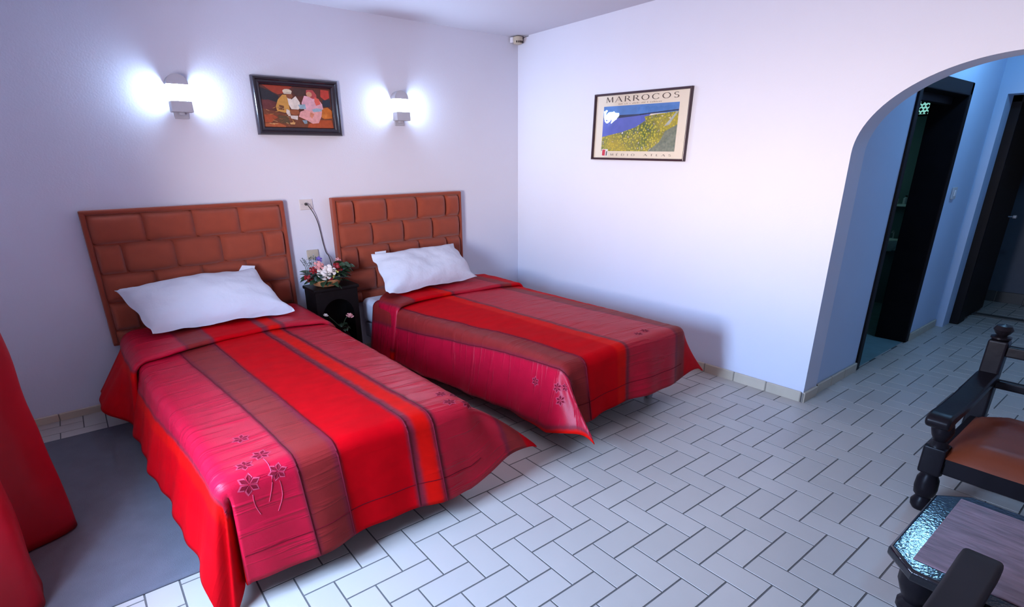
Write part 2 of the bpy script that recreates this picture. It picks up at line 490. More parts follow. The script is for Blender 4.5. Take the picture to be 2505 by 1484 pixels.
for yy in (2.8, 4.7):
    MB().prism([(49.0, 8.75), (50.0, 8.75), (50.0, 8.2)], yy - 0.06, yy + 0.06, 'y').build('bracket', M_METAL, sh, smooth=False)
bi = thing('wash_basin', (48.9, 3.6, 4.8), 'white wash basin below the bathroom shelf', 'basin')
MB().lathe([(0.35, 0), (0.7, 0.35), (1.0, 0.8), (1.05, 1.0), (0.95, 1.0), (0.7, 0.6), (0.05, 0.45)], 48.85, 3.6, 4.95, 20).build('bowl', M_PORC, bi)
MB().rbox(49.6, 49.98, 2.7, 4.5, 4.9, 5.95, 0.06).build('back_slab', M_PORC, bi)
MB().tube([(49.7, 3.6, 5.9), (49.7, 3.6, 6.5), (49.5, 3.6, 6.6), (49.2, 3.6, 6.5)], 0.06).build('tap', M_METAL, bi)
for k, (yy, hh, cc) in enumerate([(3.9, 0.55, M_WHITEPL), (3.2, 0.7, M_METAL)]):
    b_ = thing('toiletry_bottle', (49.3, yy, 8.95), ['short white bottle on the bathroom shelf', 'taller grey bottle on the bathroom shelf'][k], 'bottle', 'bottles on the bathroom shelf')
    MB().lathe([(0.16, 0), (0.18, 0.04), (0.18, hh * 0.7), (0.07, hh * 0.82), (0.07, hh * 0.86)], 49.3, yy, 8.95, 12).build('body', cc, b_)
    MB().lathe([(0.09, 0), (0.09, hh * 0.14)], 49.3, yy, 8.95 + hh * 0.86, 10).build('cap', M_DOOR, b_)

# ---- hall ceiling lamp (above the frame) that lights the hall
hp = thing('ceiling_lamp', (36.0, -6.6, CEILZ - 0.7), 'round ceiling lamp in the hall', 'lamp')
MB().lathe([(1.1, 0.55), (1.15, 0.7), (0.2, 0.7)], 36.0, -6.6, CEILZ - 0.7, 24).build('mount_plate', M_WHITEPL, hp)
MB().lathe([(0.06, 0.0), (0.36, 0.06), (0.57, 0.3), (0.6, 0.56)], 36.0, -6.6, CEILZ - 0.7, 24).build('glass_bowl', mat('lit hall glass', (0.9, 0.95, 1), 0.5, emit=(0.24, 0.58, 1.0), estr=HALL_LAMP), hp)

# ================================================================ BEDS
def quilt_mat(name, stripes, lo, hi):
    """stripes: list of (s, colour, roughness) start positions in cloth coordinate"""
    m = bpy.data.materials.new(name)
    m.use_nodes = True
    nt = m.node_tree
    b = nt.nodes['Principled BSDF']
    uv = nt.nodes.new('ShaderNodeUVMap')
    sp = nt.nodes.new('ShaderNodeSeparateXYZ')
    nt.links.new(uv.outputs[0], sp.inputs[0])
    # slight waviness of the woven stripe edges
    nzw = nt.nodes.new('ShaderNodeTexNoise'); nzw.inputs['Scale'].default_value = 3.0
    nt.links.new(uv.outputs[0], nzw.inputs['Vector'])
    mw = nt.nodes.new('ShaderNodeMath'); mw.operation = 'MULTIPLY_ADD'; mw.inputs[1].default_value = 0.10
    nt.links.new(nzw.outputs['Fac'], mw.inputs[0]); nt.links.new(sp.outputs[0], mw.inputs[2])
    mr = nt.nodes.new('ShaderNodeMapRange')
    mr.inputs[1].default_value = lo; mr.inputs[2].default_value = hi
    nt.links.new(mw.outputs[0], mr.inputs[0])
    def ramp(vals):
        r = nt.nodes.new('ShaderNodeValToRGB')
        r.color_ramp.interpolation = 'LINEAR'
        els = r.color_ramp.elements
        pts = []
        for k, (s, v) in enumerate(vals):
            p = (s - lo) / (hi - lo)
            if k > 0:
                pts.append((max(0, p - 0.0035), vals[k - 1][1]))
                pts.append((p + 0.0035, v))
            else:
                pts.append((0.0, v))
        els[0].position = pts[0][0]; els[0].color = (*pts[0][1], 1)
        els[1].position = pts[1][0]; els[1].color = (*pts[1][1], 1)
        for p, v in pts[2:]:
            e = els.new(min(1, p)); e.color = (*v, 1)
        nt.links.new(mr.outputs[0], r.inputs[0])
        return r
    rc = ramp([(s, c) for s, c, _ in stripes])
    rr = ramp([(s, (q, q, q)) for s, _, q in stripes])
    nz = nt.nodes.new('ShaderNodeTexNoise')
    nz.inputs['Scale'].default_value = 1.6; nz.inputs['Detail'].default_value = 6
    nt.links.new(uv.outputs[0], nz.inputs['Vector'])
    mx = nt.nodes.new('ShaderNodeMix'); mx.data_type = 'RGBA'; mx.blend_type = 'MULTIPLY'
    mx.inputs[0].default_value = 0.25
    cr = nt.nodes.new('ShaderNodeValToRGB')
    cr.color_ramp.elements[0].position = 0.3; cr.color_ramp.elements[0].color = (0.55, 0.5, 0.5, 1)
    cr.color_ramp.elements[1].position = 0.7; cr.color_ramp.elements[1].color = (1.15, 1.1, 1.1, 1)
    nt.links.new(nz.outputs['Fac'], cr.inputs[0])
    nt.links.new(rc.outputs[0], mx.inputs[6]); nt.links.new(cr.outputs[0], mx.inputs[7])
    nt.links.new(mx.outputs[2], b.inputs['Base Color'])
    nt.links.new(rr.outputs[0], b.inputs['Roughness'])
    ms2 = nt.nodes.new('ShaderNodeMapRange'); ms2.inputs[1].default_value = 0.36; ms2.inputs[2].default_value = 0.62; ms2.inputs[3].default_value = 0.2; ms2.inputs[4].default_value = 0.04
    nt.links.new(rr.outputs[0], ms2.inputs[0]); nt.links.new(ms2.outputs[0], b.inputs['Specular IOR Level'])
        # puckers running across the stripes
    mp = nt.nodes.new('ShaderNodeMapping')
    mp.inputs['Scale'].default_value = (0.25, 3.2, 1)
    nt.links.new(uv.outputs[0], mp.inputs[0])
    n1 = nt.nodes.new('ShaderNodeTexNoise'); n1.inputs['Scale'].default_value = 1.0; n1.inputs['Detail'].default_value = 3; n1.inputs['Distortion'].default_value = 0.4
    nt.links.new(mp.outputs[0], n1.inputs['Vector'])
    n2 = nt.nodes.new('ShaderNodeTexNoise'); n2.inputs['Scale'].default_value = 26.0
    nt.links.new(uv.outputs[0], n2.inputs['Vector'])
    ma = nt.nodes.new('ShaderNodeMath'); ma.operation = 'MULTIPLY_ADD'; ma.inputs[1].default_value = 0.06
    mk = nt.nodes.new('ShaderNodeMapRange'); mk.interpolation_type = 'SMOOTHSTEP'; mk.inputs[1].default_value = 0.52; mk.inputs[2].default_value = 0.72
    nt.links.new(n1.outputs['Fac'], mk.inputs[0])
    nt.links.new(n2.outputs['Fac'], ma.inputs[0]); nt.links.new(mk.outputs[0], ma.inputs[2])
    bp = nt.nodes.new('ShaderNodeBump'); bp.inputs['Distance'].default_value = 0.022
    ms = nt.nodes.new('ShaderNodeMapRange'); ms.inputs[1].default_value = 0.36; ms.inputs[2].default_value = 0.62; ms.inputs[3].default_value = 0.42; ms.inputs[4].default_value = 0.06
    nt.links.new(rr.outputs[0], ms.inputs[0]); nt.links.new(ms.outputs[0], bp.inputs['Strength'])
    nt.links.new(ma.outputs[0], bp.inputs['Height'])
    nt.links.new(bp.outputs[0], b.inputs['Normal'])
    return m

C_RED = (0.50, 0.0003, 0.004); C_PINK = (0.43, 0.004, 0.024); C_BROWN = (0.225, 0.015, 0.014)
C_ORANGE = (0.60, 0.004, 0.002); C_PURP = (0.18, 0.012, 0.024); C_DKRED = (0.50, 0.0008, 0.005)
C_ROSE = (0.42, 0.006, 0.020)

def smoothstep(a, b, x):
    t = max(0.0, min(1.0, (x - a) / (b - a)))
    return t * t * (3 - 2 * t)

class Quilt:
    def __init__(s, xl, xr, yf, zt, r, hl, hr, hf, tips, skew, y0, flare_l=0.12, flare_r=0.08, flare_f=0.06, seed=0.0, dents=(), bulge=None, blunt=(0.14, 0.14)):
        s.__dict__.update(locals())
    def e(s, d, fl):
        r = s.r
        if d <= 0: return 0.0, 0.0
        if d < r * PI / 2: return r * math.sin(d / r), r * (1 - math.cos(d / r))
        q = d - r * PI / 2
        return r + fl * q, r + q * math.sqrt(1 - fl * fl)
    def side(s, ds, t, sx):
        fl = (s.flare_l if sx < 0 else s.flare_r)
        if callable(fl): fl = fl(t)
        o, dn = s.e(ds, fl)
        k = min(1.0, max(0, ds - 0.5) / 3.0)
        o += k * (0.07 * math.sin(t * 1.35 + s.seed) + 0.05 * math.sin(t * 3.1 + 1.7 * s.seed))
        return o, dn
    def foot(s, dt, x):
        o, dn = s.e(dt, s.flare_f)
        k = min(1.0, max(0, dt - 0.5) / 3.0)
        o += k * (0.14 * math.sin(x * 1.2 + s.seed) + 0.06 * math.sin(x * 2.9))
        return o, dn
    def P(s, S, T, lift=0.0):
        bl = s.bulge(T) if s.bulge else 0.0
        xl, xr, yf, r = s.xl - bl + s.r, s.xr - s.r, s.yf + s.r, s.r
        S = S - bl * smoothstep(s.xl + 3.0, s.xl + s.r, S) if bl else S
        sx = -1 if S < xl else (1 if S > xr else 0)
        ds = (xl - S) if sx < 0 else (S - xr if sx > 0 else 0.0)
        dt = yf - T if T < yf else 0.0
        x = min(max(S, xl), xr); y = max(T, yf)
        wx = (x - s.xl) / (s.xr - s.xl)
        zt = s.zt + 0.16 * (1 - (2 * wx - 1) ** 2) + 0.05 * mnoise.noise((x * 0.5 + s.seed, y * 0.4, s.seed))
        zt += 0.028 * mnoise.noise((x * 0.8 + s.seed, y * 2.6, 3 + s.seed))
        if ds > 0 and dt > 0:
            rho = math.hypot(ds, dt); phi = math.atan2(dt, ds)
            bb = s.blunt[0 if sx < 0 else 1]
            rm0 = math.hypot((s.hl if sx < 0 else s.hr), s.hf)
            rho = rho * (1 - bb * math.sin(2 * phi) ** 2 * min(1, rho / rm0))
            o1, d1 = s.side(rho, yf, sx); o2, d2 = s.foot(rho, x)
            w = phi / (PI / 2); w = w * w * (3 - 2 * w)
            o = o1 * (1 - w) + o2 * w; dn = d1 * (1 - w) + d2 * w
            tip, p, q = s.tips[sx]
            rm = math.hypot((s.hl if sx < 0 else s.hr), s.hf)
            px = x + sx * o * math.cos(phi); py = y - o * math.sin(phi); pz = zt - dn
            om, dm = s.e(rm, 0.1)
            bx, by, bz = x + sx * om * 0.7071, y - om * 0.7071, s.zt - dm
            k = (math.sin(2 * phi) ** p) * smoothstep(0.25, 1.15, rho / rm) * 1.0
            k2 = (math.sin(2 * phi) ** p) * (max(0, rho - 0.6) / (rm - 0.6)) ** q
            k = 0.5 * k + 0.5 * k2
            px += (tip[0] - bx) * k2; py += (tip[1] - by) * k2; pz += (tip[2] - bz) * k2
            for (c_sx, f0, wd, dep) in s.dents:
                if c_sx == sx:
                    g = math.exp(-((phi - f0) / wd) ** 2) * smoothstep(0.5, 1.6, rho)
                    px -= sx * math.cos(phi) * dep * g; py += math.sin(phi) * dep * g
        elif ds > 0:
            o, dn = s.side(ds, y, sx)
            px, py, pz = x + sx * o, y, zt - dn
        elif dt > 0:
            o, dn = s.foot(dt, x)
            px, py, pz = x, y - o, zt - dn
        else:
            px, py, pz = x, y, zt
        return Vector((px, py, max(0.05, pz)))
    def PN(s, S, T, lift):
        e = 0.03
        p = s.P(S, T)
        n = (s.P(S + e, T) - s.P(S - e, T)).cross(s.P(S, T + e) - s.P(S, T - e))
        if n.length > 1e-9: n.normalize()
        return p + n * lift
    def st(s, S, T):
        return (S + s.skew * (T - 2.3), T)

def cloth_rows(a, b, step):
    n = max(2, int(round((b - a) / step)))
    return [a + (b - a) * k / n for k in range(n + 1)]

def solidify(o, th):
    m = o.modifiers.new('thickness', 'SOLIDIFY')
    m.thickness = th; m.offset = -1.0

def build_spread(q, m, label, t_head, fold, pipes, flowers, group, fold_hl, fold_hr, fold_flare, stem_list=(), fold_out=0.16, fold_r=None):
    root = thing('bedspread', ((q.xl + q.xr) / 2, (q.yf + 20) / 2, 0.05), label, 'bedspread', group)
    S0, S1 = q.xl + q.r - q.hl, q.xr - q.r + q.hr
    T0 = q.yf + q.r - q.hf
    Ss = cloth_rows(S0, S1, 0.16); Ts = cloth_rows(T0, t_head, 0.16)
    mb = MB(); mb.uv = []
    nS, nT = len(Ss), len(Ts)
    for T in Ts:
        for S in Ss:
            # hem undulation
            mb.v.append(tuple(q.P(S, T))); mb.uv.append(q.st(S, T))
    mb.f = [(j * nS + i, j * nS + i + 1, (j + 1) * nS + i + 1, (j + 1) * nS + i) for j in range(nT - 1) for i in range(nS - 1)]
    mb.m = [0] * len(mb.f)
    cv = mb.build('cover', m, root, auto=None)
    solidify(cv, 0.012)
    # turned-back top edge
    q2 = Quilt(q.xl - fold_out, q.xr + 0.16, -60, q.zt + 0.24, fold_r or q.r + 0.12, fold_hl, fold_hr, 0.1, q.tips, q.skew, 0, fold_flare, q.flare_r, 0, q.seed + 2.1)
    f2 = MB(); f2.uv = []
    a0, a1 = q2.xl + q2.r - fold_hl, q2.xr - q2.r + fold_hr
    Ss = cloth_rows(a0, a1, 0.16)
    t1 = fold[1]
    rows = [(-0.02, -0.34), (-0.10, -0.22), (-0.10, -0.10), (-0.03, -0.02)] + [(k / 26.0, 0.0) for k in range(0, 27)]
    for (w, dz) in rows:
        for S in Ss:
            t0 = fold[0](S)
            T = t0 + (t1(S) - t0) * max(0, w) + (w * 1.6 if w < 0 else 0)
            p = q2.P(S, T)
            # sink the lip towards the cover underneath along the inward normal
            if dz < 0:
                n = (q2.P(S + .03, T) - q2.P(S - .03, T)).cross(Vector((0, 1, 0)))
                n.normalize()
                p = p + n * dz * 0.75
            f2.v.append(tuple(p)); f2.uv.append(q.st(S, T))
    n = len(Ss)
    f2.f = [(j * n + i, j * n + i + 1, (j + 1) * n + i + 1, (j + 1) * n + i) for j in range(len(rows) - 1) for i in range(n - 1)]
    f2.m = [0] * len(f2.f)
    fo = f2.build('turned_back_edge', m, root, auto=None)
    solidify(fo, 0.014)
    # raised piping along stripe seams and the foot hem seam
    for sp in pipes:
        pts = []
        for T in cloth_rows(T0 + 0.05, fold[0](sp), 0.2):
            S = sp - q.skew * (T - 2.3)
            pts.append(q.PN(S, T, 0.012))
        MB().tube(pts, 0.026, 5).build('piping', mat('purple piping', (0.12, 0.006, 0.014), 0.7, spec=0.08), root)
    pts = [q.PN(S, T0 + 0.95, 0.004) for S in cloth_rows(q.xl + 0.3, q.xr - 0.3, 0.2)]
    MB().tube(pts, 0.014, 4).build('hem_seam', mat('seam thread', (0.12, 0.004, 0.010), 0.8, spec=0.05), root)
    mfl = mat('dark embroidery', (0.16, 0.003, 0.012), 0.7, spec=0.1); mo = mat('pale embroidery', (0.46, 0.045, 0.085), 0.6, spec=0.15)
    for (S, T, R, rot) in flowers:
        b = MB()
        for k in range(6):
            a = rot + k * PI / 3
            for (r0, r1, wd, mi, lf) in ((0.06 * R, 1.0 * R, 0.30 * R, 1, 0.008), (0.1 * R, 0.82 * R, 0.18 * R, 0, 0.014)):
                c, sn = math.cos(a), math.sin(a)
                loc = [(r0, 0), ((r0 + r1) * 0.55, -wd), (r1, 0), ((r0 + r1) * 0.55, wd)]
                b.add([q.PN(S + x * c - y * sn, T + x * sn + y * c, lf) for x, y in loc], [(0, 1, 2, 3)], mi)
        b.build('embroidered_flower', [mfl, mo], root, smooth=False)
    for (p0, p1, bend) in stem_list:
        pts = []
        for k in range(9):
            w = k / 8
            pts.append(q.PN(p0[0] + (p1[0] - p0[0]) * w + bend * math.sin(PI * w), p0[1] + (p1[1] - p0[1]) * w, 0.006))
        MB().tube(pts, 0.013, 4).build('embroidered_stem', mo, root)
    return root

def build_bed(x0, x1, y0, y1, label, group, tap=0.0):
    root = thing('bed', ((x0 + x1) / 2, (y0 + y1) / 2, 0), label, 'bed', group)
    tp = lambda q: (q[0] - tap * ((x1 - q[0]) / (x1 - x0)) * (q[1] - y0) / (y1 - y0), q[1], q[2])
    MB().rbox(x0, x1, y0, y1, 2.35, 4.05, 0.4, 4, xf=tp).build('mattress', M_SHEET, root)
    MB().rbox(x0 + 0.1, x1 - 0.1, y0 + 0.1, y1 - 0.05, 1.25, 2.33, 0.12, 2, xf=tp).build('box_base', mat('bed base cloth', (0.30, 0.30, 0.36), 0.9, var=0.1), root)
    for x in (x0 + 0.8, x1 - 0.8):
        for y in (y0 + 1.0, y1 - 1.0):
            MB().lathe([(0.2, 0), (0.24, 0.1), (0.3, 1.26)], x, y, 0, 12).build('leg', mat('grey bed leg', (0.35, 0.35, 0.40), 0.5), root)
    return root

build_bed(-6.45, 2.1, 2.35, 21.2, 'single bed nearer the red curtain, under its red spread', 'twin beds', 0.5)
build_bed(8.15, 16.75, 2.75, 21.55, 'single bed nearer the arched wall, under its red spread', 'twin beds', 1.5)

st_L = [(-12.17, C_DKRED, .6), (-8.4, C_RED, .6), (-7.5, (0.58, 0.003, 0.003), .6), (-7.0, C_PURP, .5), (-6.88, C_PINK, .42), (-4.42, C_PURP, .5), (-4.27, C_BROWN, .5), (-3.22, C_PURP, .5), (-3.02, C_RED, .7), (-0.59, C_PURP, .5), (-0.25, C_ORANGE, .6), (0.39, C_PURP, .5), (0.65, C_ROSE, .4), (2.98, C_PURP, .5), (3.18, C_BROWN, .5), (4.13, C_DKRED, .6)]
QL = Quilt(-6.75, 2.45, 1.75, 4.28, 0.48, 3.5, 3.4, 3.75, {-1: ((-7.05, 1.55, -0.75), 0.9, 1.6), 1: ((6.0, 1.5, 0.8), 0.7, 0.85)}, 0.055, 0,
           flare_l=0.27, flare_r=0.10, flare_f=0.09, seed=0.4, dents=((-1, 1.22, 0.13, 0.62), (-1, 0.8, 0.12, 0.2), (1, 1.25, 0.2, 0.2)), bulge=lambda y: 0.5 * smoothstep(3.5, 13.5, y), blunt=(0.0, 0.16))
flL = [(-5.35, 4.3, 0.32, 0.2), (-5.15, 2.75, 0.34, 0.0), (-5.72, 2.4, 0.3, 0.4), (-4.95, 1.75, 0.3, 0.1), (-5.8, 1.65, 0.36, 0.3), (1.6, 2.35, 0.3, 0), (1.75, 3.2, 0.28, 0.3), (2.2, 2.9, 0.3, 0.1), (2.2, 2.0, 0.28, 0.4)]
build_spread(QL, quilt_mat('striped satin quilt A', st_L, -12, 8), 'red striped satin bedspread with pink bands on the bed nearer the curtain', 19.5,
             (lambda S: 15.1 + 1.1 * smoothstep(-7.5, -0.5, S) - 0.45 * smoothstep(0.2, 3.0, S), lambda S: 20.6 + 0.3 * smoothstep(-7, 0, S)),
             [-4.42, -3.12, -0.57, 0.45], flL, 'red striped bedspreads', 3.95, 2.4, lambda t: 0.14 + 0.42 * smoothstep(15.3, 18.2, t), fold_out=0.85, fold_r=0.9,
             stem_list=(((-5.15, 2.45), (-5.35, 0.9), 0.12), ((-4.95, 1.45), (-5.15, 0.5), 0.1), ((-5.75, 1.3), (-5.65, 0.6), -0.05)))
st_R = [(0, C_DKRED, .6), (4.1, C_ORANGE, .6), (4.75, C_PURP, .5), (4.95, C_PINK, .36), (7.65, C_PURP, .5), (7.8, C_BROWN, .5), (9.0, C_PURP, .5), (9.15, C_RED, .7), (11.3, C_ORANGE, .6), (11.95, C_PURP, .5), (12.2, C_ROSE, .45), (15.95, C_PURP, .5), (16.15, C_BROWN, .5), (16.95, C_DKRED, .6)]
QR = Quilt(7.65, 17.05, 2.35, 4.28, 0.48, 3.6, 3.3, 3.35, {-1: ((7.7, -0.1, 0.75), 1.0, 1.2), 1: ((19.6, 2.2, 0.75), 1.0, 1.25)}, 0.065, 0,
           flare_l=0.16, flare_r=0.10, flare_f=0.06, seed=3.3, dents=((-1, 0.55, 0.2, 0.15),), bulge=lambda y: 1.15 * smoothstep(4.5, 18.0, y))
flR = [(6.75, 2.6, 0.3, 0), (6.85, 2.1, 0.28, 0.3), (6.15, 2.3, 0.32, 0.2), (6.6, 4.1, 0.26, 0.1), (13.7, 3.1, 0.3, 0), (14.4, 3.25, 0.3, 0.3)]
build_spread(QR, quilt_mat('striped satin quilt B', st_R, 0, 22), 'red striped satin bedspread with wide rose band on the bed nearer the arch', 19.3,
             (lambda S: 16.2 + 0.5 * smoothstep(6.5, 8.5, S) - 0.3 * smoothstep(9, 16, S), lambda S: 18.3 + 2.3 * smoothstep(5.8, 9.3, S)),
             [7.65, 9.05], flR, 'red striped bedspreads', 3.9, 2.4, 0.16, fold_out=1.1)

# ---- pillows
def pillow(corners, H, label, seed, flap=(), pin_top=0.03):
    """corners: bottom-left, bottom-right, top-right, top-left"""
    c = [Vector(p) for p in corners]
    nrm = (c[1] - c[0]).cross(c[3] - c[0]).normalized()
    root = thing('pillow', tuple((c[0] + c[1]) / 2), label, 'pillow', 'white pillows')
    N, Mv = 40, 26
    def surf(sgn, nm):
        b = MB()
        def fn(u, v):
            p = (c[0] * (1 - u) + c[1] * u) * (1 - v) + (c[3] * (1 - u) + c[2] * u) * v
            a, q = 2 * u - 1, 2 * v - 1
            # pull the seams in between the corners
            mid = (c[0] + c[1] + c[2] + c[3]) / 4
            pin = (0.05 if q < 0 else pin_top) * (1 - a * a) * q * q + 0.045 * (1 - q * q) * a * a
            p = p + (mid - p) * pin
            ea = max(0, 1 - abs(a) ** 2.6 * 1.03); eq = max(0, 1 - abs(q) ** 2.4 * 1.03)
            h = (ea ** 0.45) * (eq ** 0.5)
            w = mnoise.noise((u * 3 + seed, v * 2.2, seed)) * 0.2 * h + 0.07 * mnoise.noise((u * 9 + seed, v * 7, sgn))
            # creases running in from the corners
            ca = max(0, abs(a) - 0.35) * max(0, abs(q) - 0.2)
            w += 0.22 * ca * math.sin((abs(a) - abs(q)) * 11 + seed)
            # soften the corner points
            p = p + (mid - p) * 0.012 * (a * a * q * q) ** 2
            edge = 1 - h
            p = p + nrm * (sgn * H * h + w) + nrm * (0.07 * math.sin(u * 13 + seed) * edge * (abs(q) > 0.8)) + Vector((0.05 * math.sin(v * 16 + seed) * edge * (abs(a) > 0.85), 0, 0))
            return tuple(p)
        b.grid(fn, N, Mv)
        return b.build(nm, M_PILLOW, root, auto=None)
    surf(1.0, 'pillowcase_front')
    surf(-0.12, 'pillowcase_back')
    for pts in flap:
        b = MB().prism([(0, 0), (1, 0), (1, 1), (0, 1)], 0, 1)
        q = [Vector(p) for p in pts]
        b.v = []
        for k in range(2):
            for p in q:
                b.v.append(tuple(p + nrm * (0.06 + 0.03 * k)))
        b.build('pillowcase_flap', M_PILLOW, root)
    return root
pillow([(-6.2, 17.95, 4.82), (1.0, 17.75, 4.80), (-0.15, 20.85, 7.05), (-7.2, 20.75, 6.72)], 0.95, 'white pillow with folded top corner on the bed nearer the curtain', 0.3,
       flap=[[(-1.15, 20.55, 6.85), (-0.3, 20.5, 6.65), (-0.05, 20.85, 7.12), (-0.75, 20.9, 7.22)]])
pillow([(6.95, 17.8, 4.82), (14.5, 18.5, 4.84), (14.2, 20.95, 7.02), (7.4, 20.85, 6.95)], 0.95, 'white pillow on the bed nearer the room corner and arch', 1.9,
       flap=[[(7.5, 20.4, 6.55), (8.3, 20.45, 6.75), (8.55, 20.85, 7.12), (7.75, 20.9, 7.1)]], pin_top=0.09)

# ---- headboards
def headboard(a0, a1, half_first, label):
    root = thing('headboard', W((a0 + a1) / 2, 0.28, 3.6), label, 'headboard', 'rust padded headboards')
    MB().rbox(a0, a1, -0.42, -0.02, 3.6, 10.77, 0.06, 2, xf=WX).build('backing_board', M_SUEDE2, root)
    bo = MB()
    bo.rbox(a0, a1, -0.55, -0.3, 10.55, 10.78, 0.09, 3, xf=WX)
    bo.rbox(a0, a0 + 0.24, -0.55, -0.3, 3.7, 10.7, 0.09, 3, xf=WX)
    bo.rbox(a1 - 0.24, a1, -0.55, -0.3, 3.7, 10.7, 0.09, 3, xf=WX)
    bo.build('padded_border', M_SUEDE2, root)
    i0, i1 = a0 + 0.25, a1 - 0.25
    w = (i1 - i0) / 4
    for row in range(5):
        z1 = 10.55 - row * 1.535; z0 = max(3.7, z1 - 1.535)
        half = (row % 2 == 0) == half_first
        edges = [i0, i0 + w / 2, i0 + 1.5 * w, i0 + 2.5 * w, i0 + 3.5 * w, i1] if half else [i0 + k * w for k in range(5)]
        for k in range(len(edges) - 1):
            p0, p1 = edges[k] + 0.035, edges[k + 1] - 0.035
            full = (p1 - p0) > 0.8 * w
            b = MB()
            def fn(u, v, p0=p0, p1=p1, z0=z0, z1=z1, full=full, half=half):
                a, q = 2 * u - 1, 2 * v - 1
                h = (max(0, 1 - abs(a) ** 5) ** 0.5) * (max(0, 1 - abs(q) ** 3.4) ** 0.5)
                bow = 0.10 * (1 - a * a) * (1 if full else 0.3)
                zz = z0 + 0.03 + (z1 - z0 - 0.06) * v + (bow * (0.6 if half else -0.2) * q if full else 0)
                xx = p0 + (p1 - p0) * u - (0.05 * (1 - q * q) * a * -1 if full else 0)
                return W(xx, 0.42 + 0.34 * h, zz)
            b.grid(fn, 14, 12)
            b.f = [f[::-1] for f in b.f]
            b.build('padded_panel', M_SUEDE, root, auto=None)
    return root
headboard(-29.82, -19.6, False, 'rust suede headboard with woven square padding, nearer the curtain')
headboard(-16.5, -6.2, True, 'rust suede headboard with woven square padding, nearer the room corner')

# ================================================================ WALL LAMPS
M_GLOW = mat('lit opal glass', (0.9, 0.93, 1.0), 0.4, emit=(0.50, 0.70, 1.0), estr=SCONCE)
def sconce(a, label):
    root = thing('wall_lamp', W(a, 0.3, 15.2), label, 'wall lamp', 'half-round wall lamps')
    def half(b, r, z0, z1, d0, dep_scale=1.0, seg=20):
        pts = [(a + r * math.cos(PI * k / seg), d0 + r * dep_scale * math.sin(PI * k / seg)) for k in range(seg + 1)]
        return b.prism([(p, -q) for p, q in pts], z0, z1, 'z', xf=WX)
    semi = [(a + 0.53 * math.cos(PI * k / 20), 16.86 + 0.5 * math.sin(PI * k / 20)) for k in range(21)]
    MB().prism([(p, q) for p, q in semi], -0.58, -0.005, 'y', xf=WX).build('rounded_cap', M_METAL, root)
    half(MB(), 0.44, 16.07, 16.85, 0.06, 1.1).build('glass_shade', M_GLOW, root)
    MB().rbox(a - 0.52, a + 0.52, -0.72, -0.12, 15.52, 16.06, 0.04, 2, xf=WX).build('lamp_box', M_METAL, root)
    MB().rbox(a - 0.13, a + 0.13, -0.4, -0.05, 15.38, 15.53, 0.03, 2, xf=WX).build('stem', M_METAL, root)
    MB().rbox(a - 0.36, a + 0.36, -0.12, -0.005, 15.22, 16.9, 0.03, 2, xf=WX).build('wall_plate', M_METAL, root)
    return root
sconce(-24.2, 'lit half-round wall lamp with grey box above the headboard nearer the curtain')
sconce(-10.85, 'lit half-round wall lamp with grey box between painting and room corner')

# ================================================================ PAINTING
pa0, pa1, pz0, pz1 = -20.34, -15.18, 14.5, 17.64
pt = thing('framed_painting', W((pa0 + pa1) / 2, 0.15, pz0), 'dark framed oil painting of two seated robed figures between the lamps', 'painting')
def wall_frame(root, a0, a1, z0, z1, wd, prof, m, xf):
    """mitred frame: prof = list of (inset fraction of wd, depth)"""
    for k, nm in enumerate(('rail', 'stile', 'rail', 'stile')):
        b = MB()
        def corner(ins, side):
            return {0: (a0 + ins, z0 + ins), 1: (a1 - ins, z0 + ins), 2: (a1 - ins, z1 - ins), 3: (a0 + ins, z1 - ins)}[side % 4]
        vs = []
        for side in (k, k + 1):
            for fi, dp in prof:
                p = corner(fi * wd, side)
                vs.append(xf((p[0], -dp, p[1])))
        n = len(prof)
        b.add(vs, [(i, i + 1, n + i + 1, n + i) for i in range(n - 1)] + [(n - 1, 0, n, 2 * n - 1)])
        b.build('frame_' + nm, m, root, auto=50)
wall_frame(pt, pa0, pa1, pz0, pz1, 0.45, [(0, 0.005), (0, 0.26), (0.18, 0.34), (0.38, 0.33), (0.5, 0.24), (0.62, 0.25), (0.82, 0.2), (1.0, 0.12), (1.0, 0.005)], M_FRAME, WX)
PAINT = {}
def pc(c):
    k = 'paint %.2f %.2f %.2f' % c
    if k not in PAINT:
        PAINT[k] = mat(k, c, 0.55, var=0.35, vscale=45, bump=0.4, bscale=70, bdist=0.003)
    return PAINT[k]
ca0, ca1, cz0, cz1 = pa0 + 0.42, pa1 - 0.42, pz0 + 0.4, pz1 - 0.4
shapes = []
def ell(u, v, ru, rv, n=12): return [(u + ru * math.cos(2 * PI * k / n), v + rv * math.sin(2 * PI * k / n)) for k in range(n)]
